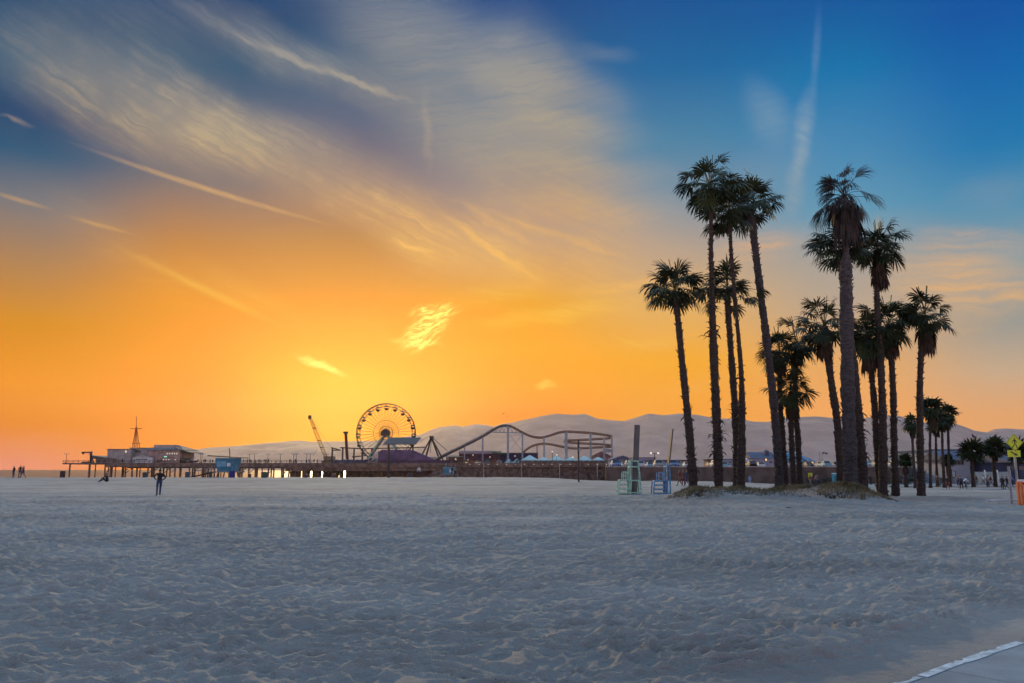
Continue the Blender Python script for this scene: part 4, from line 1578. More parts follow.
# dark hall and stalls behind, tents in front
house('arcade_building', 'long dark purple arcade building behind the coaster posts', 'building', 459, 500, 453.6, dz, PY_ + 16, 14, M('arcade_wall', (0.10, 0.05, 0.075), 0.8, 0.4, 0.5),
      M('arcade_roof', (0.16, 0.07, 0.09), 0.8, 0.3, 0.4), 'gable', 0.4, 1.4, windows=[(q, yq, 1.1, 1.0) for q, yq in ((455 + 18, 455), (490, 457), (494, 461), (468, 460), (480, 462))])
house('arcade_building', 'dark blue flat arcade building behind the peaked white tents', 'building', 500, 538, 453.2, dz, PY_ + 17, 12, M('arcade_wall_blue', (0.045, 0.035, 0.09), 0.8, 0.3, 0.5), greyd, 'flat',
      0.3, windows=[(515, 456, 1.0, 0.8), (531, 456.5, 1.0, .8)])
house('brown_stall', 'low brown stall under the coaster ramp', 'stall', 446, 462, 456.8, dz, PY_ + 14, 8, M('stall_brown', (0.16, 0.09, 0.06), 0.8, 0.3, 0.5), greyd, 'gable', 0.3, 0.7,
      windows=[(455.5, 459, 1.2, 1.4)])
aw = thing('green_awning', P(498, 452, PY_ + 15), 'long green striped awning on the roof behind the coaster', 'awning')
mb = MB()
mb.prism([(X(491, PY_), zt_(452.8)), (X(492, PY_), zt_(451.2)), (X(509, PY_), zt_(452.6)), (X(509, PY_), zt_(454))], PY_ + 14.6, PY_ + 15.6)
mb.build('canopy', green_c, aw)
GT = 'peaked aqua tents on the pier'
tents = [(504.5, 513.2, 459, 462.2, 466.2, 'left one of two small peaked tents in front of the coaster crest'),
         (512.6, 521, 458.6, 462.2, 466.2, 'right one of two small peaked tents in front of the coaster crest'),
         (520, 540, 455, 460.6, 462.6, 'large peaked aqua tent just right of the two small ones'),
         (536, 552, 457, 461, 462.6, 'peaked aqua tent second from the left in the long tent row'),
         (548, 566, 455.6, 461, 462.6, 'peaked aqua tent left of the thick coaster post'),
         (563, 580, 457, 461, 462.6, 'peaked aqua tent right of the thick coaster post'),
         (576, 594, 455.6, 461, 462.6, 'peaked aqua tent under the tiered coaster turns'),
         (591, 607, 456.8, 461.4, 464.5, 'rightmost peaked aqua tent in the long tent row')]
for a, b, tp_, ev, bt, lab in tents:
    Yt = PY_ + 3.0
    r = thing('tent', (X((a + b) / 2, Yt), Yt, DK), lab, 'tent', GT)
    mb = MB()
    xa_, xb_, xc_ = X(a, Yt), X(b, Yt), X((a + b) / 2, Yt)
    dpt = min((xb_ - xa_), 6)
    ze, zp, zb_ = zt_(ev, Yt), zt_(tp_, Yt), zt_(bt, Yt)
    rings = []
    for f, h in ((1, 0), (0.72, 0.30), (0.36, 0.66), (0.05, 1)):
        hw, hd = (xb_ - xa_) / 2 * f, dpt / 2 * f
        rings.append([(xc_ + i * hw, Yt + dpt / 2 + j * hd, ze + (zp - ze) * h) for i, j in ((-1, -1), (1, -1), (1, 1), (-1, 1))])
    vs_ = [(xc_ + i * (xb_ - xa_) / 2, Yt + dpt / 2 + j * dpt / 2, zb_) for i, j in ((-1, -1), (1, -1), (1, 1), (-1, 1))]
    for rg in rings:
        vs_ += rg
    fs_ = []
    for lv in range(4):
        for k in range(4):
            fs_.append((lv * 4 + k, lv * 4 + (k + 1) % 4, lv * 4 + 4 + (k + 1) % 4, lv * 4 + 4 + k))
    fs_.append((16, 17, 18, 19))
    mb.add(vs_, fs_)
    mb.build('canopy', aqua, r)
    for i in (xa_ + .1, xb_ - .1):
        mb = MB()
        mb.bar((i, Yt + 0.1, DK), (i, Yt + 0.1, zb_ + .1), 0.14)
        mb.build('pole', cream, r)
fn = thing('board_fence', (X(575, PY_), PY_ + .6, DK), 'brown board fence below the aqua tents', 'fence')
mb = MB()
k = 0
xx = X(520, PY_)
while xx < X(618, PY_):
    mb.box((xx, PY_ + 0.6, DK + 0.3), (0.82, 0.12, 1.3 + rnd.uniform(-.1, .1)))
    xx += 0.9
mb.build('boards', M('fence_brown', (0.22, 0.16, 0.14), 0.9, 0.4, 1.2), fn)
mb = MB()
mb.bar((X(520, PY_), PY_ + .5, DK + 0.8), (X(618, PY_), PY_ + .5, DK + 0.8), 0.12)
mb.build('rail', cream, fn)
# stalls of the landward end
house('tent_stall', 'pinkish pitched stall roof at the landward end of the coaster', 'stall', 592, 611, 456.5, dz, PY_ + 18, 9, M('pink_wall', (0.36, 0.25, 0.26), 0.8, 0.2, 0.5),
      M('pink_roof', (0.24, 0.14, 0.15), 0.8, 0.2, 0.5), 'front', 0.8, 2.4)
for i, (px, ht, lab) in enumerate([(556.8, 3.2, 'short flagpole among the tents left of the thick coaster post'), (552.5, 4.6, 'thin white pole among the aqua tents'), (573, 2.2, 'short dark lamp pole at the tent row')]):
    r = thing('pole_light', (X(px, PY_ + 2.2), PY_ + 2.2, DK), lab, 'pole')
    mb = MB()
    mb.tube([(X(px, PY_ + 2.2), PY_ + 2.2, DK), (X(px, PY_ + 2.2), PY_ + 2.2, DK + ht)], 0.1, 6)
    mb.build('pole', steel_d if i else steel_g, r)
    mb = MB()
    mb.lathe([(0.05, 0), (0.3, 0.15), (0.3, 0.4), (0.05, 0.5)], (X(px, PY_ + 2.2), PY_ + 2.2, DK + ht), 8)
    mb.build('lamp', lamp_m, r)

# small painted stalls and shops between the rides
stall_cols = [((0.42, 0.12, 0.08), 'red'), ((0.50, 0.44, 0.36), 'cream'), ((0.10, 0.34, 0.38), 'teal'), ((0.45, 0.30, 0.10), 'ochre'), ((0.30, 0.32, 0.45), 'lilac'), ((0.55, 0.55, 0.56), 'white')]
for i, (pxa, w, tp_, k, where) in enumerate([(463.5, 5, 460, 3, 'left of the purple coaster post'), (469, 4.4, 459.4, 0, 'third along behind the railing below the ramp'), (474, 5.2, 460.2, 1, 'middle one below the coaster ramp'),
                                      (485, 5, 459.6, 2, 'right of the second purple coaster post'), (491, 4.6, 460.4, 0, 'below the green awning'), (496.5, 5, 459.8, 5, 'left of the two small peaked tents'),
                                      (613, 5, 459.5, 5, 'just right of the last coaster post'), (618.5, 5, 460.3, 4, 'at the landward end of the pier')]):
    rgb, nm_ = stall_cols[k]
    house('market_stall', 'small %s pier stall, %s' % (nm_, where), 'stall', pxa, pxa + w, tp_ + 1.2, dz + .2, PY_ + 4.5, 2.5,
          M('stall_' + nm_, rgb, 0.8, 0.2, 1.0), M('stall_roof_' + nm_, tuple(c * .55 for c in rgb), 0.8, 0.2, 1.0), 'front', 0.2, 0.7, windows=[(pxa + w / 2, tp_ + 2.6, w * .5, .7, lit if k in (1, 3) else greyd)])
for k in range(14):
    px = 446 + k * 12.6
    mb = MB()
    mb.bar((X(px, PY_), PY_ - .35, -2), (X(px, PY_), PY_ - .35, DK - .2), 0.34)
    mb.build('fender_post', cream if k % 3 == 0 else wood, pier)
for k in range(16):
    px = 470 + k * 9.1
    mb = MB()
    mb.lathe([(.05, 0), (.16, .08), (.16, .2), (.05, .28)], (X(px, PY_), PY_ - .6, DK - .75), 8)
    mb.build('lamp', lamp_m, pier)

# ================================================================= shore buildings, wall, parking lot
WY = 150.0
wallm = M('stucco_brown', (0.125, 0.09, 0.08), 0.9, 0.3, 0.5)
wl = thing('seawall', (X(740, WY), WY, 0), 'long low brown wall across the back of the beach behind the palms', 'wall')
mb = MB()
xa, xb = X(606, WY), X(905, WY)
mb.box(((xa + xb) / 2, WY + 0.3, 0.35), (xb - xa, 0.6, 3.6))
mb.build('wall_face', wallm, wl)
mb = MB()
mb.box(((xa + xb) / 2, WY + 0.3, 2.23), (xb - xa + .2, 0.8, 0.16))
mb.build('coping', greyw, wl)
mb = MB()
k = xa
while k < xb:
    mb.bar((k, WY + .35, 2.3), (k, WY + .35, 2.95), 0.07)
    k += 1.9
mb.bar((xa, WY + .35, 2.95), (xb, WY + .35, 2.95), 0.06)
mb.build('railing', steel_g, wl)
mb = MB()
q4 = [(X(607, WY), WY + .7), (X(905, WY), WY + .7), (X(940, 345), 345), (X(616, 345), 345)]
mb.add([(a, b, -.2) for a, b in q4] + [(a, b, 2.2) for a, b in q4], [(0, 3, 2, 1), (4, 5, 6, 7), (0, 1, 5, 4), (1, 2, 6, 5), (2, 3, 7, 6), (3, 0, 4, 7)])
lot = struct('parking_lot', mb.build('parking_lot', M('asphalt', (0.055, 0.055, 0.06), 0.85, 0.2, 1.5)))
# far promenade strip
mb = MB()
mb.box((75, 128, -0.80), (90, 5, 0.12))
mb.box((70, 104, -0.79), (70, 2.2, 0.12))
struct('promenade', mb.build('promenade', M('promenade_concrete', (0.36, 0.36, 0.37), 0.85, 0.12, 0.8)))

GC = 'cars parked on the raised lot behind the brown wall'
tyre = M('tyre_rubber', (0.02, 0.02, 0.02), 0.9)
glassm = M('car_glass', (0.03, 0.04, 0.055), 0.6, 0.05, spec=0.15)
chrome = M('rim_metal', (0.4, 0.4, 0.42), 0.6, metal=0.0)


def car(cname, rgb):
    pm = M('car_paint_' + cname, rgb, 0.6, 0.04, spec=0.25)
    r = thing('parked_car', (0, 0, 0), 'x', 'car', GC, False)
    sec = [(-2.2, 0.35, 0.62, 0.78), (-2.15, 0.3, 0.85, 0.84), (-1.3, 0.28, 0.95, 0.88), (0.9, 0.28, 0.92, 0.88), (1.9, 0.3, 0.78, 0.84), (2.2, 0.35, 0.6, 0.72)]
    mb = MB()
    vs_ = []
    for x, zb, zt__, hw in sec:
        vs_ += [(x, -hw, zb), (x, -hw, (zb + zt__) / 2), (x, -hw * .93, zt__), (x, hw * .93, zt__), (x, hw, (zb + zt__) / 2), (x, hw, zb)]
    fs_ = []
    for i in range(len(sec) - 1):
        for k in range(6):
            fs_.append((i * 6 + k, i * 6 + (k + 1) % 6, i * 6 + 6 + (k + 1) % 6, i * 6 + 6 + k))
    fs_ += [tuple(reversed(range(6))), tuple(range(30, 36))]
    mb.add(vs_, fs_)
    body = mb.build('body', pm, r)
    mb = MB()
    lo = [(-1.75, .78), (0.95, .78)]
    mb.add([(-1.8, -.76, .93), (1.1, -.76, .93), (1.1, .76, .93), (-1.8, .76, .93), (-1.2, -.6, 1.42), (0.35, -.6, 1.42), (0.35, .6, 1.42), (-1.2, .6, 1.42)],
           [(0, 1, 5, 4), (1, 2, 6, 5), (2, 3, 7, 6), (3, 0, 4, 7), (4, 5, 6, 7)])
    mb.build('windows', glassm, r)
    mb = MB()
    mb.box((-0.42, 0, 1.44), (1.6, 1.24, 0.05))
    for sx_ in (-1, 1):
        mb.bar((-1.2 if sx_ < 0 else .35, -.6, 1.42), (-1.8 if sx_ < 0 else 1.1, -.77, .93), 0.08)
        mb.bar((-1.2 if sx_ < 0 else .35, .6, 1.42), (-1.8 if sx_ < 0 else 1.1, .77, .93), 0.08)
    mb.build('roof', pm, r)
    for x in (-1.4, 1.4):
        for y in (-.82, .82):
            mb = MB()
            mb.tube([(x, y - .1, .32), (x, y + .1, .32)], 0.32, 12)
            w = mb.build('wheel', tyre, r)
            mb = MB()
            mb.tube([(x, y - .115, .32), (x, y + .115, .32)], 0.18, 8)
            mb.build('rim', chrome, w)
    for y in (-.62, .62):
        mb = MB()
        mb.box((2.15, y, .62), (0.12, 0.3, 0.14))
        mb.build('headlight', chrome, r)
    return r


protos = [car('white', (0.7, 0.72, 0.75)), car('silver', (0.38, 0.42, 0.47)), car('blue', (0.08, 0.2, 0.45)), car('black', (0.02, 0.022, 0.03)), car('red', (0.3, 0.03, 0.03)), car('sky', (0.25, 0.48, 0.62))]
CN = ['white', 'silver', 'blue', 'black', 'dark red', 'pale blue']
rnd = random.Random(4)
carlist = []
for Yc, stp in ((165, 2.9), (205, 3.1), (262, 3.4)):
    x = X(612, Yc) + rnd.uniform(0, 3)
    while x < X(940, Yc):
        px = 512 + 800 * x / Yc
        if rnd.random() < 0.62 and not (Yc == 165 and px > 900):
            carlist.append((x, Yc + rnd.uniform(-.6, .6)))
        x += stp + (5 if rnd.random() < 0.12 else 0)
used = set()
for (x, y) in carlist:
    k = rnd.choices(range(6), [8, 5, 4, 3, 1, 3])[0]
    lab = CN[k] + ' car parked on the raised lot behind the brown wall'
    rz = pi / 2 * rnd.choice((1, -1)) + rnd.uniform(-.05, .05)
    if k not in used:
        used.add(k)
        kids(protos[k])
        if protos[k].name not in _KC:
            pass
        protos[k]['label'] = lab
        first = (protos[k], Vector((x, y, 2.2)), rz)
        copy_ = copy_tree(protos[k], Vector((x, y, 2.2)), rz, lab)
        carlist[0] = carlist[0]
    else:
        copy_tree(protos[k], Vector((x, y, 2.2)), rz, lab)
for k, p_ in enumerate(protos):     # the originals take spots of their own
    p_['label'] = CN[k] + ' car parked on the raised lot behind the brown wall'
    p_.location = Vector((X(640 + k * 37, 185), 185, 2.2))
    p_.rotation_euler = (0, 0, pi / 2)

lav = M('lavender_wall', (0.33, 0.34, 0.46), 0.8, 0.12, 0.3)
lavr = M('slate_roof', (0.10, 0.11, 0.17), 0.8, 0.2, 0.3)
blueg = M('blue_wall', (0.10, 0.30, 0.50), 0.6, 0.2, 0.3)
blued = M('blue_dark_roof', (0.02, 0.07, 0.17), 0.7, 0.2, 0.3)
skyw = M('skyblue_wall', (0.33, 0.45, 0.60), 0.7, 0.12, 0.3)
warmw = glow('warm_window', (1.0, 0.62, 0.25), 1.0)
darkw = M('dark_window', (0.03, 0.035, 0.05), 0.15)
BZ = 466.3
FYB = 300
house('shore_house', 'pale lavender low building behind the cars right of the aqua tents', 'building', 612, 634, 459.5, BZ, FYB + 30, 14, lav, lavr, 'front', 0.6, 1.6, windows=[(q, 462.5, 2, 1.2, darkw) for q in (616, 621, 626)])
house('shore_house', 'wide lavender building behind the green beach stand', 'building', 634, 656, 458, BZ, FYB + 10, 14, lav, lavr, 'flat', 0.6, windows=[(q, 461.5, 1.8, 1.4, darkw) for q in (643, 647, 652)])
house('shore_hall', 'brown flat roofed hall behind the blue beach stand', 'building', 655, 690, 460.5, BZ, FYB, 14, M('hall_wall', (0.24, 0.19, 0.19), 0.8, 0.2, 0.3), M('hall_roof', (0.12, 0.07, 0.07), 0.8), 'flat', 0.8,
      windows=[(657.5, 464.5, 2.6, 1.6, lit), (679, 464.6, 2.4, 1.6, lit), (668, 463.5, 3, 1.2, darkw)])
house('kiosk', 'small brown kiosk with a flat overhanging roof between the two leftmost trunks', 'kiosk', 708, 716, 459.8, BZ, 230, 5, M('kiosk_wall', (0.2, 0.15, 0.13), 0.8), greyd, 'flat', 0.8,
      windows=[(711.5, 462.5, 3, 1.4, darkw)])
house('shore_house', 'low lavender building between the trunks of the left palm cluster', 'building', 722, 737, 459.5, BZ, FYB + 10, 12, lav, lavr, 'flat', 0.4, windows=[(q, 462.4, 1.8, 1.2, darkw) for q in (726, 730)])
house('aqua_stall', 'small aqua stall with a white peak right of the left palm cluster', 'stall', 743, 752, 462, BZ, FYB - 10, 5, aqua, white, 'front', 0.4, 1.3)
hb = house('shore_house', 'lavender house with a dark sloping roof and a small cupola', 'house', 753, 776, 458, BZ, FYB + 5, 12, lav, lavr, 'gable', 0.6, 2.3, windows=[(766, 459.7, 1.6, 2.0, warmw), (758, 462.3, 2, 1.2, darkw), (771, 462.3, 2, 1.2, darkw)])
mb = MB()
c = at(766.5, 453.2, FYB + 8)
mb.box(c, (1.5, 1.5, 1.3))
mb.lathe([(1.2, 0.65), (0.1, 1.4)], c, 4)
mb.build('cupola', lavr, hb)
# the big blue show tent
BT = 320
bt = thing('circus_tent', (X(800, BT), BT, 2.2), 'big blue show tent sloping down to the right, striped with pale seams', 'tent')
mb = MB()
prof = [(779, 461), (784, 455.6), (790, 452), (797, 451.2), (803, 451.3), (810, 455), (818, 459), (825, 463), (828, 465.6)]
for j in range(7):
    pass
vs_, fs_ = [], []
nr = 7
for i, (px, py) in enumerate(prof):
    x, z = X(px, BT), zt_(py, BT)
    for j in range(nr):
        a = pi * j / (nr - 1)
        zz = 2.2 + (z - 2.2) * (0.25 + 0.75 * sin(a)) if 0 < j < nr - 1 else 2.2
        vs_.append((x, BT + 9 - 9 * cos(a), zz))
for i in range(len(prof) - 1):
    for j in range(nr - 1):
        fs_.append((i * nr + j, (i + 1) * nr + j, (i + 1) * nr + j + 1, i * nr + j + 1))
fs_ += [tuple(range(nr)), tuple(reversed(range((len(prof) - 1) * nr, len(prof) * nr)))]
mb.add(vs_, fs_)
mb.build('canvas', M('tent_blue', (0.07, 0.22, 0.38), 0.7, 0.15, 0.2), bt)
for (a, b) in (((803, 450.8), (826, 463)), ((797, 450.8), (811, 463)), ((797, 450.8), (787, 463))):
    mb = MB()
    mb.bar(P(*a, BT - .5), P(*b, BT - 1.0), 0.22)
    mb.build('seam', white, bt)
mb = MB()
mb.box((X(807, BT), BT - 1.5, 3.6), (X(812, BT) - X(802, BT), 2.5, 2.6))
mb.build('entrance', M('entrance_red', (0.40, 0.18, 0.12), 0.7), bt)
mb = MB()
mb.box((X(809, BT), BT - 2.8, 4.2), (1.6, 0.1, 1.0))
mb.build('lit_opening', warmw, bt)
for px, t_, lab in ((820.5, 452, 'left thin mast with a pennant at the right edge of the blue show tent'), (823, 452.5, 'right thin mast with a pennant at the right edge of the blue show tent')):
    f = thing('tent_mast', (X(px, BT - 3), BT - 3, 2.2), lab, 'mast')
    mb = MB()
    mb.tube([(X(px, BT - 3), BT - 3, 2.2), (X(px, BT - 3), BT - 3, zt_(t_, BT - 3))], 0.12, 6)
    mb.build('pole', steel_g, f)
    mb = MB()
    mb.prism([(X(px, BT) + .1, zt_(t_, BT)), (X(px, BT) + 1.4, zt_(t_ + 1, BT)), (X(px, BT) + .1, zt_(t_ + 2.2, BT))], BT - 3.05, BT - 3)
    mb.build('pennant', steel_d, f)

# blue beach centre and houses on the right
house('beach_centre', 'low blue building with dark glazing behind the young palm', 'building', 886, 900, 461, 467.5, 250, 12, blueg, blued, 'flat', 0.6, windows=[(893, 463.3, 10, 1.2, darkw)])
house('beach_centre', 'long blue building with a dark flat roof between the right hand trunks', 'building', 898, 936, 456, 467.5, 255, 14, blueg, blued, 'flat', 0.8,
      windows=[(q, 459.5, 5, 2, M('blue_glass', (0.05, 0.2, 0.35), 0.15)) for q in (903, 910, 927)])
house('beach_centre', 'sky blue building with a dark navy roof band and a lit doorway lamp', 'building', 934, 968, 450.5, 478, 170, 16, skyw, blued, 'flat', 1.2, ground=True,
      windows=[(q, 452.6, 3.6, 1.4, darkw) for q in (953, 958.5, 964)] + [(938.3, 459.6, 3.2, 2.2, warmw)])
house('white_house', 'pale two storey house with three dark windows behind the cyclists', 'house', 950, 973, 459.5, 480, 150, 10, M('pale_wall', (0.38, 0.38, 0.44), 0.8, 0.1, 0.3), lavr, 'gable', 0.7, 1.6, ground=True,
      windows=[(q, 462.6, 1.7, 3.2, darkw) for q in (955.2, 958.7, 962)] + [(953.5, 474, 3, 5, M('pale_door', (0.55, 0.57, 0.62), 0.6))])
house('beach_store', 'grey green low building between the two stout palms', 'building', 970, 990, 459.5, 480, 165, 12, M('greygreen_wall', (0.22, 0.30, 0.33), 0.8, 0.15, 0.3), blued, 'flat', 0.6, ground=True,
      windows=[(978, 463, 4, 2, darkw), (982, 463, 2, 2, lit)])
house('tall_house', 'tall narrow white house end behind the stout palms', 'house', 982, 991.5, 452, 480, 175, 10, M('offwhite_wall', (0.55, 0.55, 0.60), 0.8, 0.08, 0.3), greyw, 'front', 0.3, 0.8, ground=True)
house('mauve_house', 'mauve three storey house behind the yellow crossing sign', 'house', 993, 1014, 452.5, 480, 185, 12, M('mauve_wall', (0.25, 0.20, 0.28), 0.8, 0.15, 0.3), lavr, 'flat', 0.6, ground=True,
      windows=[(q, yq, 3.2, 2, darkw) for q in (998, 1004, 1010) for yq in (456, 462)] + [(1001.5, 462, 1.2, 1.2, lit)])
house('dark_house', 'dark navy house at the right edge beyond the crossing sign', 'house', 1014, 1050, 462, 480, 140, 12, M('navy_wall', (0.05, 0.06, 0.12), 0.8, 0.2, 0.3), lavr, 'gable', 0.6, 1.2, ground=True,
      windows=[(1021, 468, 3, 2, darkw)])
# white board fence
fy = 135
fn = thing('pale_fence', (X(990, fy), fy, gz(X(990, fy), fy)), 'pale grey green board fence behind the stout palms', 'fence')
mb = MB()
x = X(972, fy)
z0 = gz(X(990, fy), fy)
while x < X(1009, fy):
    mb.box((x, fy, z0 + 1.05), (0.3, 0.05, 2.3))
    x += 0.33
mb.build('boards', M('fence_pale', (0.36, 0.44, 0.46), 0.8, 0.2, 0.8), fn)
for px in (972, 984.5, 997, 1009.5):
    mb = MB()
    mb.bar((X(px, fy), fy - .05, z0 - .1), (X(px, fy), fy - .05, z0 + 2.5), 0.16)
    mb.build('post', white, fn)
# hedge along the wall
hd = M('hedge_leaf', (0.035, 0.05, 0.03), 0.8, 0.5, 3.0)


def bush(name, px0, px1, Y, h, lab, cat='hedge', seed=0, depth=1.2, mat_=None, group=None):
    rr_ = random.Random(seed)
    xa, xb = X(px0, Y), X(px1, Y)
    xm = (xa + xb) / 2
    z = max(gz(xm, Y), -1)
    r = thing(name, (xm, Y, z), lab, cat, group)
    mb = MB()
    n = int((xb - xa) * h * 60) + 60
    for k in range(n):
        x = rr_.uniform(xa, xb)
        hh2 = h * (0.75 + 0.25 * sin(x * 1.7 + seed) * sin(x * .6))
        zz = z + rr_.random() ** 0.7 * hh2
        y = Y + rr_.uniform(-depth / 2, depth / 2)
        s = rr_.uniform(.08, .2)
        a, b_ = Vector((rr_.gauss(0, 1), rr_.gauss(0, 1), rr_.gauss(0, 1))).normalized(), Vector((rr_.gauss(0, 1), rr_.gauss(0, 1), rr_.gauss(0, 1))).normalized()
        c = Vector((x, y, zz))
        mb.add([c - a * s, c + b_ * s * .6, c + a * s, c - b_ * s * .6], [(0, 1, 2, 3)])
    mb.build('foliage', mat_ or hd, r)
    mb = MB()
    for k in range(max(2, int((xb - xa) / 1.2))):
        x = xa + (xb - xa) * (k + .5) / max(2, int((xb - xa) / 1.2))
        mb.tube([(x, Y, z - .1), (x + rr_.uniform(-.2, .2), Y, z + h * .7)], [.05, .02], 5)
    mb.build('stem', woodd, r)
    return r


bush('hedge', 876, 925, 140, 1.9, 'dark green hedge in front of the blue buildings', seed=2)
bush('hedge', 806, 838, 147, 1.6, 'dark hedge by the small yellow sign in front of the brown wall', seed=3)
bush('shrub', 616, 628, 290, 6.0, 'small dark tree behind the parking lot left of the green stand', 'shrub', seed=4, depth=3)
bush('hedge', 936, 952, 138, 1.5, 'dark bushes at the foot of the far tall palms', seed=6)

# small things at the wall
ys = thing('warning_sign', onground(810, 146), 'small yellow sign on a post in front of the brown wall', 'sign')
mb = MB()
g0 = onground(810, 146)
yellow = M('sign_yellow', (0.52, 0.62, 0.03), 0.5, 0.06, spec=0.4)
mb.box(g0 + Vector((0, 0, 1.75)), (0.8, 0.05, 0.8))
mb.box(g0 + Vector((0, 0.0, 1.05)), (0.6, 0.05, 0.45))
mb.build('panel', yellow, ys)
mb = MB()
mb.bar(g0 + Vector((0, .06, -.1)), g0 + Vector((0, .06, 2.1)), 0.07)
mb.build('post', steel_g, ys)
for (px, lab) in ((834, 'left cyan booth in front of the brown wall'), (838.6, 'right cyan booth in front of the brown wall')):
    g0 = onground(px, 146)
    bo = thing('booth', g0, lab, 'booth')
    mb = MB()
    mb.box(g0 + Vector((0, 0, 0.95)), (0.62, 0.7, 1.9))
    mb.build('body', M('booth_cyan', (0.12, 0.48, 0.58), 0.6, 0.15, 1), bo)
    mb = MB()
    mb.box(g0 + Vector((0, -.37, 0.8)), (0.36, 0.05, 1.4))
    mb.build('door', M('booth_door', (0.04, 0.2, 0.27), 0.6), bo)
    mb = MB()
    mb.box(g0 + Vector((0, 0, 1.95)), (0.72, 0.8, .12), taper=.8)
    mb.build('roof', white, bo)
# overhead wire pole pair behind the right trunks
for px, lab in ((863.5, 'tall thin pole right of the dead palm holding up a wire'), (901.0, 'tall thin pole left of the rightmost big palm holding up a wire')):
    g0 = Vector((X(px, 152.0), 152.0, 2.2))
    r = thing('wire_pole', g0, lab, 'pole')
    mb = MB()
    mb.tube([g0, (g0.x, g0.y, zt_(455, 152))], 0.08, 6)
    mb.build('pole', steel_g, r)
wi = thing('wire', (X(863.5, 152), 152, zt_(460, 152)), 'single wire strung between two thin poles', 'wire')
mb = MB()
mb.tube([(X(863.5, 152), 152, zt_(460, 152)), (X(882, 152), 152, zt_(460.6, 152)), (X(901, 152), 152, zt_(460, 152))], 0.05, 5)
mb.build('strand', steel_g, wi)
# flag
g0 = Vector((X(974.6, 160), 160, zt_(458, 160)))
fl = thing('flag', g0, 'small dark flag flying above the stout palm', 'flag')
mb = MB()
mb.tube([g0, (g0.x, g0.y, zt_(433, 160))], 0.035, 6)
mb.build('pole', white, fl)
mb = MB()
zf = zt_(433.2, 160)
mb.add([(g0.x, 160, zf), (g0.x + .8, 159.9, zf - .7), (g0.x + .85, 160, zf - 1.25), (g0.x + .1, 160.05, zf - .65), (g0.x, 160.04, zf), (g0.x + .8, 159.94, zf - .7), (g0.x + .85, 160.04, zf - 1.25), (g0.x + .1, 160.09, zf - .65)],
       [(0, 1, 2, 3), (7, 6, 5, 4), (0, 4, 5, 1), (1, 5, 6, 2), (2, 6, 7, 3), (3, 7, 4, 0)])
mb.build('cloth', M('flag_cloth', (0.06, 0.04, 0.10), 0.8), fl)

# ================================================================= people
SKIN = M('skin', (0.33, 0.20, 0.14), 0.6, 0.08, 8)
HAIR = M('hair', (0.02, 0.014, 0.012), 0.7, 0.2, 20)
SHOE = M('shoe', (0.02, 0.02, 0.022), 0.7)


def cloth(nm, rgb):
    return M('cloth_' + nm, rgb, 0.85, 0.2, 6.0, 0.3, 30)


BONES = dict(
    stand=dict(pel=(0, 0, .96), waist=(0, 0, 1.10), chest=(0, 0, 1.30), neck=(0, 0, 1.47), head=(0, .02, 1.60), crown=(0, .01, 1.70),
               hipL=(-.10, 0, .92), kneeL=(-.12, .02, .50), ankL=(-.13, -.03, .09), toeL=(-.14, .13, .04), hipR=(.10, 0, .92), kneeR=(.12, .03, .50), ankR=(.13, 0, .09), toeR=(.15, .16, .04),
               shL=(-.19, 0, 1.40), elL=(-.25, -.03, 1.13), wrL=(-.24, .06, .89), haL=(-.23, .09, .79), shR=(.19, 0, 1.40), elR=(.25, -.03, 1.13), wrR=(.25, .06, .89), haR=(.24, .09, .79)),
    hips=dict(shL=(-.20, 0, 1.40), elL=(-.36, -.06, 1.17), wrL=(-.20, .07, 1.04), haL=(-.14, .13, 1.02), shR=(.20, 0, 1.40), elR=(.33, -.05, 1.13), wrR=(.20, .10, 1.00), haR=(.15, .15, .98),
              hipL=(-.10, 0, .92), kneeL=(-.12, -.02, .50), ankL=(-.13, -.10, .09), toeL=(-.16, .06, .04), kneeR=(.10, .10, .51), ankR=(.10, .12, .09), toeR=(.16, .29, .04)),
    walk=dict(kneeL=(-.10, .20, .52), ankL=(-.10, .30, .12), toeL=(-.11, .46, .09), kneeR=(.10, -.06, .50), ankR=(.10, -.34, .16), toeR=(.11, -.22, .04),
              elL=(-.24, -.16, 1.16), wrL=(-.24, -.22, .93), haL=(-.23, -.22, .83), elR=(.24, .08, 1.15), wrR=(.23, .26, .98), haR=(.22, .34, .93)),
    sit=dict(pel=(0, 0, .12), waist=(0, .0, .28), chest=(0, .06, .48), neck=(0, .10, .65), head=(0, .14, .78), crown=(0, .14, .88), hipL=(-.10, .03, .12), kneeL=(-.13, .42, .44), ankL=(-.13, .68, .08), toeL=(-.14, .84, .05),
             hipR=(.10, .03, .12), kneeR=(.12, .50, .26), ankR=(.13, .90, .08), toeR=(.15, .99, .18), shL=(-.19, .06, .58), elL=(-.25, .26, .42), wrL=(-.15, .44, .42), haL=(-.10, .52, .40),
             shR=(.19, .06, .58), elR=(.25, .26, .40), wrR=(.15, .46, .38), haR=(.10, .54, .36)),
    ride=dict(pel=(0, 0, .95), waist=(0, .10, 1.06), chest=(0, .25, 1.22), neck=(0, .36, 1.36), head=(0, .43, 1.47), crown=(0, .44, 1.57), hipL=(-.09, .03, .92), kneeL=(-.11, .36, .74), ankL=(-.11, .24, .36), toeL=(-.11, .38, .30),
              hipR=(.09, .03, .92), kneeR=(.11, .28, .54), ankR=(.11, .16, .14), toeR=(.11, .30, .10), shL=(-.18, .29, 1.29), elL=(-.24, .42, 1.08), wrL=(-.22, .60, 1.0), haL=(-.21, .68, .98),
              shR=(.18, .29, 1.29), elR=(.24, .42, 1.08), wrR=(.22, .60, 1.0), haR=(.21, .68, .98)),
)
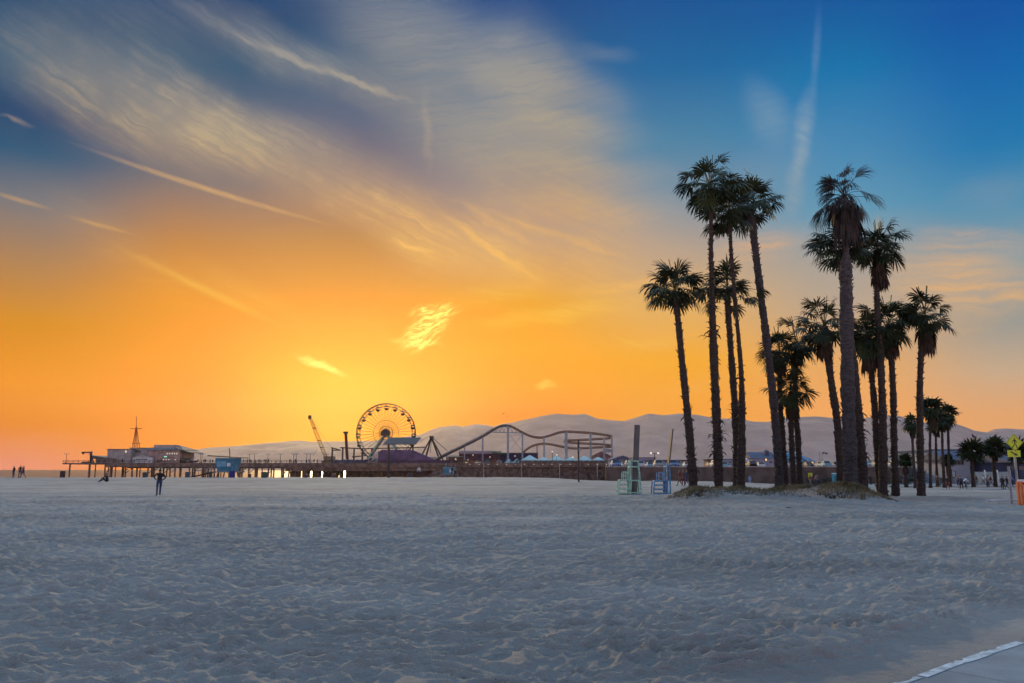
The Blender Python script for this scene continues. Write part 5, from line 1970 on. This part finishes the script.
RAD = dict(pel=(.150, .115), waist=(.135, .10), chest=(.165, .115), neck=(.055, .058), head=(.078, .098), crown=(.065, .082), hip=(.095, .095), knee=(.062, .062), ank=(.042, .048), toe=(.04, .032),
           sh=(.062, .062), el=(.044, .044), wr=(.029, .032), ha=(.03, .045))
EDG = [('pel', 'waist'), ('waist', 'chest'), ('chest', 'neck'), ('neck', 'head'), ('head', 'crown')]
for s_ in 'LR':
    EDG += [('pel', 'hip' + s_), ('hip' + s_, 'knee' + s_), ('knee' + s_, 'ank' + s_), ('ank' + s_, 'toe' + s_), ('chest', 'sh' + s_), ('sh' + s_, 'el' + s_), ('el' + s_, 'wr' + s_), ('wr' + s_, 'ha' + s_)]
REG = {}
for a, b in EDG:
    REG[(a, b)] = 1
    if b in ('head', 'crown'):
        REG[(a, b)] = 0
    if b[:2] in ('ha',):
        REG[(a, b)] = 0
    if b[:3] in ('hip', 'kne', 'ank'):
        REG[(a, b)] = 2
    if b[:3] == 'toe':
        REG[(a, b)] = 3
_PM = {}


def person_mesh(pose, sub=1, fingers=False):
    key = (pose, sub, fingers)
    if key in _PM:
        return _PM[key]
    J = dict(BONES['stand'])
    J.update(BONES[pose])
    nm = list(J)
    me = bpy.data.meshes.new('skeleton')
    me.from_pydata([J[k] for k in nm], [(nm.index(a), nm.index(b)) for a, b in EDG], [])
    ob = bpy.data.objects.new('skeleton', me)
    COL.objects.link(ob)
    ob.modifiers.new('s', 'SKIN')
    sv = me.skin_vertices[0].data
    for i, k in enumerate(nm):
        r = RAD[k if k in RAD else k[:-1]]
        sv[i].radius = r
        sv[i].use_root = (k == 'pel')
    sm = ob.modifiers.new('d', 'SUBSURF')
    sm.levels = sub
    dg = bpy.context.evaluated_depsgraph_get()
    out = bpy.data.meshes.new_from_object(ob.evaluated_get(dg))
    bpy.data.objects.remove(ob)
    vs_ = [Vector(v.co) for v in out.vertices]
    fs_ = [tuple(p.vertices) for p in out.polygons]
    mi = []
    segs = [(Vector(J[a]), Vector(J[b]), REG[(a, b)]) for a, b in EDG]
    hd_, cr_ = Vector(J['head']), Vector(J['crown'])
    fwd = Vector((0, 1, 0))
    for f in fs_:
        c = sum((vs_[i] for i in f), Vector()) / len(f)
        best, reg = 9, 1
        for a, b, g in segs:
            d = b - a
            t = min(max((c - a).dot(d) / d.length_squared, 0), 1)
            q = (a + d * t - c).length
            if q < best:
                best, reg = q, g
        if reg == 0 and (c - hd_).length < 0.22:
            if (c - hd_).z > 0.075 or ((c - hd_).y < -0.01 and (c - hd_).z > -0.06):
                reg = 4
        mi.append(reg)
    mb = MB()
    mb.v = [tuple(v) for v in vs_]
    mb.f = fs_
    mb.mi = mi
    # nose and ears
    mb.add([hd_ + Vector((-.014, .088, -.025)), hd_ + Vector((.014, .088, -.025)), hd_ + Vector((0, .122, -.02)), hd_ + Vector((0, .09, .03))], [(0, 1, 2), (1, 3, 2), (3, 0, 2)], 0)
    for sg in (-1, 1):
        mb.box(hd_ + Vector((sg * .083, -.005, 0)), (.018, .03, .055), mi=0)
        mb.box(hd_ + Vector((sg * .03, .088, .022)), (.02, .012, .008), mi=4)
    mb.box(hd_ + Vector((0, .088, -.05)), (.04, .012, .008), mi=1)
    for s_ in 'LR':
        h, w = Vector(J['ha' + s_]), Vector(J['wr' + s_])
        d = (h - w).normalized()
        sd_ = Vector((0, 1, 0)) if abs(d.y) < .7 else Vector((1, 0, 0))
        nn = d.cross(sd_).normalized()
        for q, L in ((-1.5, .055), (-.5, .068), (.5, .072), (1.5, .06)):
            o = h + sd_ * q * .014
            mb.tube([o, o + d * L * .5 + nn * .006, o + d * L * .85 + nn * .02], [.0085, .008, .006], 5, mi=0)
        o = w.lerp(h, .45)
        mb.tube([o, o + sd_ * .035 + d * .02, o + sd_ * .045 + d * .055], [.011, .010, .008], 5, mi=0)
    _PM[key] = mb
    return mb


def person(pose, loc, rz, top, pants, label, group=None, scale=1.0, sub=1, hair=None, cat='person'):
    mb = person_mesh(pose, sub)
    ob = mb.build('person', [SKIN, top, pants, SHOE, hair or HAIR], None, True)
    ob.location = loc
    ob.rotation_euler = (0, 0, rz)
    ob.scale = (scale,) * 3
    return tag(ob, label, cat, group)


blk = cloth('black', (0.018, 0.018, 0.022))
jean = cloth('jeans', (0.04, 0.06, 0.13))
nav = cloth('navy', (0.03, 0.05, 0.12))
gry = cloth('grey', (0.2, 0.2, 0.22))
wht = cloth('white', (0.62, 0.64, 0.68))
redc = cloth('maroon', (0.16, 0.03, 0.04))
brn = cloth('brown', (0.15, 0.09, 0.06))
lbl = cloth('light_blue', (0.22, 0.36, 0.6))

person('hips', onground(160.3, 53), radians(35), blk, jean, 'person in a black jacket and blue jeans standing alone on the sand, elbows out', sub=2).scale = (1.05, 1.35, 1.03)
g0 = onground(108, 88)
person('sit', g0, radians(80), blk, blk, 'dark figure sitting on the sand with legs stretched out in front of the pier end').scale = (1.25, 1.15, 1.1)
person('stand', onground(14, 114), radians(150), blk, nav, 'leftmost of three dark figures standing at the water line')
person('stand', onground(20.4, 113), radians(200), blk, nav, 'middle of three dark figures standing at the water line', scale=1.04)
person('walk', onground(23.6, 112.5), radians(100), redc, nav, 'rightmost of the three water line figures, in dark red')
person('walk', onground(679.4, 84), radians(100), redc, brn, 'walker in maroon left of a pair beside the blue beach stand')
person('stand', onground(683, 85), radians(140), brn, redc, 'walker in brown between two others beside the blue beach stand')
person('walk', onground(686.6, 84), radians(110), nav, nav, 'walker in navy blue half hidden by the leftmost palm trunk')
person('stand', onground(870, 132), radians(10), blk, blk, 'dark figure standing beyond the gap right of the dead palm')
person('stand', onground(876.6, 131), radians(60), nav, blk, 'dark figure close to the left side of a shaggy trunk pair')
person('walk', onground(946.5, 103), radians(160), blk, redc, 'lone dark walker just left of the cyclist')
person('stand', onground(960, 108), radians(140), nav, blk, 'figure in navy standing beside the bicycle')
person('stand', onground(1001, 103), radians(190), blk, blk, 'left one of two dark figures standing near the crossing sign')
person('walk', onground(1005.5, 103), radians(90), blk, nav, 'right one of two dark figures standing near the crossing sign')
person('stand', onground(749.3, 140), radians(180), lbl, lbl, 'tiny figure in light blue before the brown wall between palm clusters')
person('walk', onground(452, 119), radians(100), blk, brn, 'figure walking beside the second blue lifeguard tower')
person('stand', onground(455.4, 121), radians(180), gry, blk, 'figure in grey standing beside the second blue lifeguard tower')
person('stand', onground(419, 121), radians(200), wht, nav, 'figure in white at the ramp end of the second lifeguard tower')
GP = 'people standing at the far promenade'
cl_ = [blk, nav, gry, wht, redc, brn, lbl]
cn_ = ['black', 'navy', 'grey', 'white', 'maroon', 'brown', 'light blue']
rnd = random.Random(14)
for i in range(26):
    px = rnd.choice([rnd.uniform(933, 968), rnd.uniform(972, 1010), rnd.uniform(800, 905)])
    k = rnd.randrange(7)
    person(rnd.choice(['stand', 'walk']), onground(px, rnd.uniform(120, 131)), rnd.uniform(0, 6.28), cl_[k], cl_[rnd.randrange(3)], 'small distant person in %s standing on the far promenade' % cn_[k], GP, rnd.uniform(.92, 1.03), 0)
GP2 = 'crowd along the pier railing'
for i in range(72):
    px = rnd.uniform(186, 330) if i < 44 else rnd.choice([rnd.uniform(95, 160), rnd.uniform(440, 520), rnd.uniform(330, 380)])
    k = rnd.choice([0, 0, 0, 1, 2, 4, 5, 3])
    k = min(k, 6)
    person(rnd.choice(['stand', 'walk']), Vector((X(px, PY_ + 1), PY_ + rnd.uniform(0.7, 3.5), DK)), rnd.uniform(0, 6.28), cl_[k], cl_[rnd.randrange(3)],
           'tiny person in %s standing along the pier railing' % cn_[k], GP2, rnd.uniform(.95, 1.08), 0)

# bicycle
g0 = onground(964, 105)
bk = thing('bicycle', g0, 'bicycle with a rider in white crossing the far sand', 'bicycle')


def wheel(cx):
    mb = MB()
    mb.tube([(cx + .34 * cos(a), g0.y, g0.z + .36 + .34 * sin(a)) for a in [2 * pi * k / 24 for k in range(24)]], 0.028, 6, closed=True)
    w = mb.build('wheel', tyre, bk)
    mb = MB()
    for k in range(9):
        a = pi * k / 9
        mb.bar((cx + .33 * cos(a), g0.y, g0.z + .36 + .33 * sin(a)), (cx - .33 * cos(a), g0.y, g0.z + .36 - .33 * sin(a)), 0.006)
    mb.build('spokes', chrome, w)


bx = g0.x
wheel(bx - .52)
wheel(bx + .52)
mb = MB()
q = lambda x, z: Vector((bx + x, g0.y, g0.z + z))
for a, b in (((-.52, .36), (-.15, .8)), ((-.15, .8), (.36, .82)), ((-.05, .36), (.36, .82)), ((-.05, .36), (-.17, .92)), ((.36, .95), (.52, .36)), ((-.52, .36), (-.05, .36))):
    mb.tube([q(*a), q(*b)], 0.022, 6)
mb.build('frame', steel_d, bk)
mb = MB()
mb.tube([q(.36, .95) + Vector((0, -.28, .05)), q(.36, .95), q(.36, .95) + Vector((0, .28, .05))], 0.016, 6)
mb.build('handlebar', chrome, bk)
mb = MB()
mb.box(q(-.18, .93), (.26, .13, .06), taper=.7)
mb.build('saddle', tyre, bk)
person('ride', g0 + Vector((-.2, 0, 0.02)), radians(-90), wht, nav, 'cyclist in a white top riding the bicycle on the far sand')

# ================================================================= beach stands
def stand(name, label, Y, paint, steps, loop, posts_, bars, board, depth=1.1):
    g = onground(steps[0][0], Y)
    r = thing(name, g, label, 'beach stand')
    gz_ = g.z

    def Q(px, py, dy=0.0):
        v = at(px, py, Y)
        v.y += dy
        return v
    (l0, b0), (l1, t1), rx = steps
    for dy in (-.45, .45):
        for a, b in (((l0, b0), (l1, t1)), ((rx, b0), (rx, t1))):
            mb = MB()
            mb.bar(Q(*a, dy), Q(*b, dy), 0.09)
            mb.build('leg', paint, r)
    n = 4
    for k in range(n):
        f = k / (n - 1)
        yy_ = b0 - 0.9 - (b0 - t1 - 0.9) * f
        xl = l0 + (l1 - l0) * f
        mb = MB()
        mb.box((Q(xl, yy_) + Q(rx, yy_)) / 2 - Vector((0, 0, 0)), ((Q(rx, yy_) - Q(xl, yy_)).x, 0.95, 0.09))
        mb.build('step', paint, r)
    for dy in (-.45, .45):
        mb = MB()
        lx0, lx1, lt = loop
        for a, b in (((lx0, t1), (lx0 + .3, lt)), ((lx0 + .3, lt), (lx1, lt)), ((lx1, lt), (lx1, t1)), ((lx0, (t1 + lt) / 2), (lx1, (t1 + lt) / 2))):
            mb.bar(Q(*a, dy), Q(*b, dy), 0.07)
        mb.build('handrail', paint, r)
    for (a, b, w) in posts_:
        for dy in (-depth / 2, depth / 2):
            mb = MB()
            mb.bar(Q(*a, dy), Q(*b, dy * .85), w)
            mb.build('post', paint, r)
    mb = MB()
    for (a, b) in bars:
        mb.bar(Q(*a, -depth / 2), Q(*b, -depth / 2), 0.09)
        mb.bar(Q(*a, depth / 2), Q(*b, depth / 2), 0.09)
        mb.bar(Q(*a, -depth / 2), Q(*a, depth / 2), 0.08)
        mb.bar(Q(*b, -depth / 2), Q(*b, depth / 2), 0.08)
    mb.build('crossbar', paint, r)
    (ba, bb, bw, bd) = board
    mb = MB()
    a, b = Q(*ba), Q(*bb)
    dxz = (b - a).normalized()
    nx = Vector((dxz.z, 0, -dxz.x))
    pts = []
    for c in (a, a.lerp(b, .45), b):
        for i, j in ((-1, -1), (1, -1), (1, 1), (-1, 1)):
            pts.append(c + nx * i * bw / 2 + Vector((0, j * bd / 2, 0)))
    mb.add(pts, [(0, 3, 2, 1), (8, 9, 10, 11)] + [(k, (k + 1) % 4, 4 + (k + 1) % 4, 4 + k) for k in range(4)] + [(4 + k, 4 + (k + 1) % 4, 8 + (k + 1) % 4, 8 + k) for k in range(4)])
    mb.build('board', M('board_grey', (0.12, 0.115, 0.125), 0.8, 0.35, 2.5, stretch=(1, 1, 4)), r)
    return r


mint = M('mint_paint', (0.33, 0.60, 0.52), 0.6, 0.25, 5)
blu = M('blue_paint', (0.10, 0.30, 0.55), 0.6, 0.3, 5)
SY = 55.0
stand('beach_stand', 'mint green wooden step stand with a wide upright grey board', SY, mint, [(617.3, 494.2), (619, 480.2), 628.6], (622.6, 626.8, 472),
      [((629.3, 494.4), (629.6, 460.4), .10), ((640.2, 494.4), (637.0, 460.8), .10)], [((629.4, 466.8), (637.5, 466.8)), ((629.4, 480.4), (638.9, 480.4)), ((629.4, 492.5), (640, 492.5)), ((629.6, 461.2), (637.2, 461.2))],
      ((634.2, 494), (637.2, 425), 0.38, 0.12))
stand('beach_stand', 'blue wooden step stand with a thin board seen edge on leaning right', SY + .5, blu, [(652.4, 494.2), (653.2, 481), 664.8], (657.8, 664, 472.6),
      [((665.8, 494.2), (666.0, 463.4), .10), ((669.0, 494.2), (668.0, 463.4), .09)], [((665.6, 466.5), (668, 466.5)), ((665.6, 480.5), (668, 480.5)), ((665, 493), (669.5, 493))],
      ((666.9, 480), (672.2, 429), 0.085, 0.6))

# ================================================================= lifeguard towers
tw_b = M('tower_blue', (0.07, 0.26, 0.42), 0.7, 0.2, 1.2)
tw_l = M('tower_light_blue', (0.16, 0.42, 0.60), 0.7, 0.15, 1.2)
tw_g = M('tower_grey', (0.22, 0.22, 0.25), 0.8, 0.2, 1.2)


def tower(label, Y, xa, xb, ytop, yfl, ybase, ramp_px, wallm_, pole=None, flare=1.5):
    xa_, xb_ = X(xa, Y), X(xb, Y)
    xc = (xa_ + xb_) / 2
    zb = gz(xc, Y) - .3
    zf, zr = zt_(yfl, Y), zt_(ytop, Y)
    r = thing('lifeguard_tower', (xc, Y, zb), label, 'lifeguard tower')
    w = (xb_ - xa_) / 2
    d = 1.7
    mb = MB()
    k = flare
    lo = [(-w + .3, -d + .3), (w - .3, -d + .3), (w - .3, d - .3), (-w + .3, d - .3)]
    hi = [(-w, -d), (w, -d), (w, d), (-w, d)]
    mb.add([(xc + a, Y + b, zf) for a, b in lo] + [(xc + a, Y + b, zr) for a, b in hi], [(0, 3, 2, 1), (4, 5, 6, 7)] + [(i, (i + 1) % 4, 4 + (i + 1) % 4, 4 + i) for i in range(4)])
    mb.build('cabin', wallm_, r)
    mb = MB()
    mb.prism([(xc - w - 1.0, zr + .28), (xc + w + .9, zr - .02), (xc + w + .9, zr + .12), (xc - w - 1.0, zr + .44)], Y - d - .6, Y + d + .6)
    mb.build('roof', steel_d, r)
    mb = MB()
    mb.box((xc - w * .3, Y - d - .02, zf + (zr - zf) * .55), (w * .9, .12, (zr - zf) * .42))
    mb.build('shutter', tw_b if wallm_ is tw_l else tw_l, r)
    mb = MB()
    mb.box((xc + w * .45, Y - d - .02, zf + (zr - zf) * .5), (.55, .12, .55))
    mb.build('emblem_board', white, r)
    mb = MB()
    mb.box((xc, Y, zf - .1), (2 * w + 1.0, 2 * d + .8, .18))
    mb.build('platform', tw_g, r)
    for sx_ in (-1, 1):
        for sy in (-1, 1):
            mb = MB()
            mb.bar((xc + sx_ * (w - .2), Y + sy * (d - .2), zb), (xc + sx_ * (w - .5), Y + sy * (d - .3), zf - .15), .16)
            mb.build('stilt', tw_g, r)
    mb = MB()
    for sx_ in (-1, 1):
        mb.bar((xc + sx_ * (w + .4), Y - d - .3, zf), (xc + sx_ * (w + .4), Y - d - .3, zf + .9), .07)
        mb.bar((xc + sx_ * (w + .4), Y + d, zf), (xc + sx_ * (w + .4), Y + d, zf + .9), .07)
        mb.bar((xc + sx_ * (w + .4), Y - d - .3, zf + .9), (xc + sx_ * (w + .4), Y + d, zf + .9), .06)
    mb.build('railing', tw_g, r)
    mb = MB()
    a, b = Vector((X(ramp_px, Y), Y, gz(X(ramp_px, Y), Y) + .1)), Vector((xc - w - .4, Y, zf - .1))
    mb.bar(a, b, 1.2, .16)
    mb.bar(a.lerp(b, .5) - Vector((0, 0, .05)), Vector(((a.x + b.x) / 2, Y, zb)), .12)
    mb.build('ramp', steel_d if pole else tw_g, r)
    mb = MB()
    for dy in (-.55, .55):
        mb.bar(a + Vector((0, dy, .8)), b + Vector((0, dy, .8)), .06)
        for f in (0, .33, .66, 1):
            mb.bar(a.lerp(b, f) + Vector((0, dy, 0)), a.lerp(b, f) + Vector((0, dy, .8)), .05)
    mb.build('ramp_rail', tw_g, r)
    if pole:
        mb = MB()
        mb.tube([(X(pole[0], Y), Y, zr), at(pole[0], pole[1], Y)], .07, 6)
        mb.build('flagpole', steel_d, r)
    return r


tower('dark blue lifeguard tower with a tilted roof, flagpole and long ramp, left of the crane', 128, 218.5, 237.5, 458.2, 471.2, 478, 192, tw_b, (229.4, 448.2))
tower('small light blue lifeguard tower with a long ramp in front of the purple park wall', 150, 443.5, 454.5, 467.2, 474.3, 479, 424, tw_l)

# canopy on a single pole
g0 = onground(388.7, 120)
sp_ = thing('sun_panel', g0, 'dark flat panel held high on a single pole in front of the Ferris wheel', 'shade panel')
mb = MB()
mb.tube([g0 - Vector((0, 0, .2)), at(388.7, 443, 120)], .16, 8)
mb.build('pole', steel_d, sp_)
mb = MB()
A_, B_, C_, D_ = at(389, 438.2, 121.6), at(420.8, 438.2, 121.6), at(415.8, 444.6, 118.6), at(383, 444.6, 118.6)
t_ = Vector((0, .06, .12))
mb.add([A_, B_, C_, D_, A_ + t_, B_ + t_, C_ + t_, D_ + t_], [(0, 1, 2, 3), (7, 6, 5, 4), (0, 4, 5, 1), (1, 5, 6, 2), (2, 6, 7, 3), (3, 7, 4, 0)])
mb.build('panel', M('panel_brown', (0.10, 0.06, 0.055), 0.6, 0.2, 1), sp_)
g0 = onground(578.6, 92)
r = thing('beach_post', g0, 'tall dark post standing on the sand before the aqua tents', 'post')
mb = MB()
mb.tube([g0 - Vector((0, 0, .2)), at(578.6, 441, 92)], [.10, .08], 8)
mb.build('shaft', steel_d, r)
mb = MB()
mb.box(at(580, 449.5, 92), (.35, .2, .25))
mb.build('lamp', steel_g, r)

# bins
GB = 'litter bins along the crest of the beach'
for i, (px, nm_, rgb, w, h, Y, lab) in enumerate([
    (63, 'bin', (0.05, 0.03, 0.035), .72, 0.98, 116, 'dark litter bin below the seaward end of the pier'),
    (145, 'bin', (0.05, 0.06, 0.07), .6, .8, 118, 'dark litter bin left of the lone standing person'),
    (187.6, 'bin', (0.04, 0.09, 0.14), .62, .85, 118, 'blue grey litter bin left of the dark blue tower ramp'),
    (211, 'bin', (0.03, 0.05, 0.05), .5, .85, 120, 'dark litter bin under the dark blue tower ramp'),
    (232.6, 'bin', (0.015, 0.02, 0.20), .8, 1.0, 119, 'deep blue litter bin under the right side of the dark blue tower'),
    (250, 'bin', (0.12, 0.03, 0.03), .45, .55, 119, 'small red brown bin right of the dark blue tower'),
    (264.5, 'bin', (0.04, 0.08, 0.07), .95, .85, 118, 'wide dark green bin well right of the dark blue tower'),
    (306, 'bin', (0.10, 0.05, 0.05), .5, .5, 119, 'small brown bin below the crane'),
    (334, 'bin', (0.09, 0.07, 0.09), .5, .55, 119, 'small grey bin below the low coaster'),
    (410, 'bin', (0.05, 0.05, 0.09), .6, .6, 121, 'small dark bin right of the shade panel pole')]):
    g0 = onground(px, Y)
    r = thing('litter_bin', g0, lab, 'bin', GB)
    mt = M('bin_paint_%d' % i, rgb, 0.6, 0.2, 3)
    mb = MB()
    mb.lathe([(w * .42, -0.05), (w * .46, h * .1), (w * .5, h * .85), (w * .5, h * .9)], g0, 12)
    mb.build('barrel', mt, r)
    mb = MB()
    mb.lathe([(w * .53, h * .9), (w * .53, h * .95), (w * .3, h)], g0, 12)
    mb.build('lid', mt, r)

# ================================================================= crossing sign
PYS = 38.5
g0 = onground(1013, PYS)
cs = thing('crossing_sign', g0, 'yellow diamond pedestrian crossing sign with a small arrow plate on a grey post', 'road sign')
mb = MB()
tp = at(1014, 441, PYS)
mb.bar((tp.x + .0, PYS + .06, g0.z - .2), (tp.x + .0, PYS + .06, tp.z + .3), .085)
mb.build('post', steel_g, cs)
c = at(1014.4, 442.6, PYS)
hw = 8.6 * PYS / 805


def diamond(hw_, y0, y1, mb):
    mb.prism([(c.x - hw_, c.z), (c.x, c.z - hw_), (c.x + hw_, c.z), (c.x, c.z + hw_)], y0, y1)


mb = MB()
diamond(hw, PYS - .012, PYS + .012, mb)
mb.build('diamond_panel', yellow, cs)
blackp = M('sign_black', (0.012, 0.012, 0.012), 0.5, 0.05)
mb = MB()
yf = PYS - .017


def flatpoly(pts, cx, cz, sc, mb=mb):
    mb.prism([(cx + a * sc, cz + b * sc) for a, b in pts], yf, yf + .004)


# walking figure: head, trunk with arms, legs
sc = hw
flatpoly([(0.07 * cos(a) + .02, .50 + .075 * sin(a)) for a in [2 * pi * k / 10 for k in range(10)]], c.x, c.z, sc)
flatpoly([(-.07, .38), (.10, .38), (.13, .30), (.09, .02), (.10, -.10), (-.06, -.10), (-.05, .05)], c.x, c.z, sc)
flatpoly([(-.07, .375), (-.27, .14), (-.34, -.02), (-.28, -.05), (-.20, .10), (-.05, .24)], c.x, c.z, sc)
flatpoly([(.10, .375), (.22, .16), (.34, .07), (.31, .00), (.16, .09), (.07, .24)], c.x, c.z, sc)
flatpoly([(-.055, -.105), (.03, -.105), (-.08, -.32), (-.26, -.60), (-.36, -.56), (-.18, -.30)], c.x, c.z, sc)
flatpoly([(.035, -.105), (.10, -.105), (.20, -.30), (.28, -.58), (.38, -.56), (.34, -.64), (.20, -.64), (.10, -.34)], c.x, c.z, sc)
mb.build('walking_figure', blackp, cs)
# thin border
mb = MB()
for i in range(4):
    a0, a1 = pi / 2 * i, pi / 2 * (i + 1)
    p0, p1 = (cos(a0), sin(a0)), (cos(a1), sin(a1))
    mb.prism([(c.x + p0[0] * hw * .93, c.z + p0[1] * hw * .93), (c.x + p1[0] * hw * .93, c.z + p1[1] * hw * .93), (c.x + p1[0] * hw * .89, c.z + p1[1] * hw * .89), (c.x + p0[0] * hw * .89, c.z + p0[1] * hw * .89)], yf, yf + .004)
mb.build('border', blackp, cs)
pc = at(1014, 453.6, PYS)
mb = MB()
mb.box((pc.x, PYS, pc.z), (12.6 * PYS / 800, .024, 6.6 * PYS / 800))
mb.build('arrow_plate', yellow, cs)
mb = MB()
s1 = 6.2 * PYS / 800
sh = [(-.62, .32), (-.48, .46), (.18, -.02), (.30, .14), (.62, -.42), (-.04, -.36), (.06, -.18)]
mb.prism([(pc.x + a * s1, pc.z + b * s1 * .8) for a, b in sh], yf, yf + .004)
mb.build('arrow', blackp, cs)
# grey gate pole and low rail
g1 = onground(1008.6, PYS + .4)
gp = thing('gate_post', g1, 'plain grey post beside the crossing sign carrying a low rail', 'post')
mb = MB()
mb.tube([g1 - Vector((0, 0, .2)), at(1008.6, 466.5, PYS + .4)], .055, 8)
mb.build('post', steel_g, gp)
mb = MB()
for xx in (986.0,):
    mb.tube([at(xx, 500.6, PYS + .4), at(1008.6, 500.2, PYS + .4)], .05, 8)
mb.tube([at(1008.6, 500.2, PYS + .4), at(1030, 499.5, PYS + .4)], .05, 8)
for xx in (986.0, 997):
    g2 = onground(xx, PYS + .4)
    mb.bar(at(xx, 500.6, PYS + .4), g2 - Vector((0, 0, .15)), .06)
mb.build('low_rail', M('rail_pale', (0.5, 0.52, 0.54), 0.6), gp)
# orange barrier
org = M('orange_paint', (0.55, 0.10, 0.02), 0.55, 0.15, 3)
g1 = onground(1021, PYS - .6)
ob_ = thing('orange_barrier', g1, 'orange painted barrier posts under a pale top rail at the right edge beside the sign', 'barrier')
for a, b in ((1018.2, 1020.0), (1021.9, 1023.6), (1029, 1031)):
    mb = MB()
    lo_, hi_ = at((a + b) / 2, 500, PYS - .6), at((a + b) / 2, 481.5, PYS - .6)
    mb.box((lo_.x, PYS - .6, (g1.z - .1 + hi_.z) / 2), ((b - a) * PYS / 800, .12, hi_.z - g1.z + .1))
    mb.build('post', org, ob_)
mb = MB()
q1 = at(1027, 481, PYS - .5)
mb.box((q1.x, PYS - .45, q1.z), (.8, .08, .14))
mb.build('top_cap', white, ob_)

# ================================================================= gulls, seaweed, litter
gm_ = M('gull_feather', (0.05, 0.045, 0.05), 0.8)
for (px, py, w, rot, lab) in ((503.6, 413.6, 2.9, .7, 'upper larger bird gliding above the coaster crest'), (507.4, 417.2, 1.9, .9, 'lower smaller bird gliding above the coaster crest')):
    c0_ = at(px, py, 180)
    mb = MB()
    s = w * 180 / 800
    prof_ = [(-.5, .02), (-.3, .10), (-.08, .03), (0, 0.0), (.08, .03), (.3, .10), (.5, .02)]
    vs_ = []
    for a, b in prof_:
        ch = .12 * (1 - abs(a) * 1.4) + .02
        vs_ += [(a * s * 1.3, -ch * s, b * s), (a * s * 1.3, ch * s, b * s), (a * s * 1.3, 0, b * s + .03 * s)]
    fs_ = []
    for i in range(6):
        for k in range(3):
            fs_.append((i * 3 + k, i * 3 + (k + 1) % 3, i * 3 + 3 + (k + 1) % 3, i * 3 + 3 + k))
    fs_ += [(0, 1, 2), (20, 19, 18)]
    mb.add(vs_, fs_)
    mb.tube([(0, -.22 * s, 0), (0, -.1 * s, 0), (0, .08 * s, 0), (0, .25 * s, 0)], [.02 * s, .07 * s, .06 * s, .02 * s], 6)
    ob_2 = mb.build('gull', gm_, None)
    ob_2.location = c0_
    ob_2.rotation_euler = (0.5, -rot, .6)
    tag(ob_2, lab, 'bird')
kelp = M('kelp', (0.035, 0.025, 0.018), 0.6, 0.4, 6)


def clump(px, py, r0, lab, cat='seaweed', mat_=None, group='dark seaweed scraps on the sand', n=14, name='seaweed_clump'):
    a, y, z = ray(px, py)
    Y = CAMH / -z * y
    for _ in range(6):      # walk onto the terrain
        xx = a * Y / y
        h = gz(xx, Y)
        Y = (CAMH - h) / -z * y
    x = a * Y / y
    o = Vector((x, Y, gz(x, Y) + .03))
    rr_ = random.Random(int(px))
    mb = MB()
    prev_ = o
    for k in range(n):
        d = Vector((rr_.uniform(-1, 1) * r0, rr_.uniform(-.7, .7) * r0, rr_.uniform(-.01, .10) * min(1, r0 * 3)))
        p0 = o + d * .4
        p1 = o + d
        p2 = p1 + Vector((rr_.uniform(-1, 1), rr_.uniform(-1, 1), -.1)) * r0 * .3
        mb.tube([prev_, p0, p1, p2, o + d * .2], [.02, .03, .025, .012, .02], 5)
        prev_ = o + d * .2
    ob = mb.build(name, mat_ or kelp, None, origin=o)
    tag(ob, lab, cat, group)


clump(188, 559, .16, 'dark scrap with a pale end lying on the left sand below the lone person')
clump(828, 520, .17, 'dark seaweed scrap just in front of the right mound')
clump(903, 507, .22, 'larger dark seaweed scrap right of the mound near the rightmost palms')
clump(982, 519, .20, 'dark seaweed scrap on the right sand below the low rail')
clump(1012, 514, .2, 'dark seaweed scrap near the foot of the crossing sign')
clump(948, 545, .10, 'small dark scrap on the right sand between mound and path')
clump(788, 510, .24, 'flat dark seaweed scrap at the foot of the mound middle')
clump(765, 512, .18, 'flat dark seaweed scrap left of centre at the mound foot')
clump(701, 560, .05, 'white scrap of litter on the middle sand', 'litter', white, None, 5, 'paper_scrap')
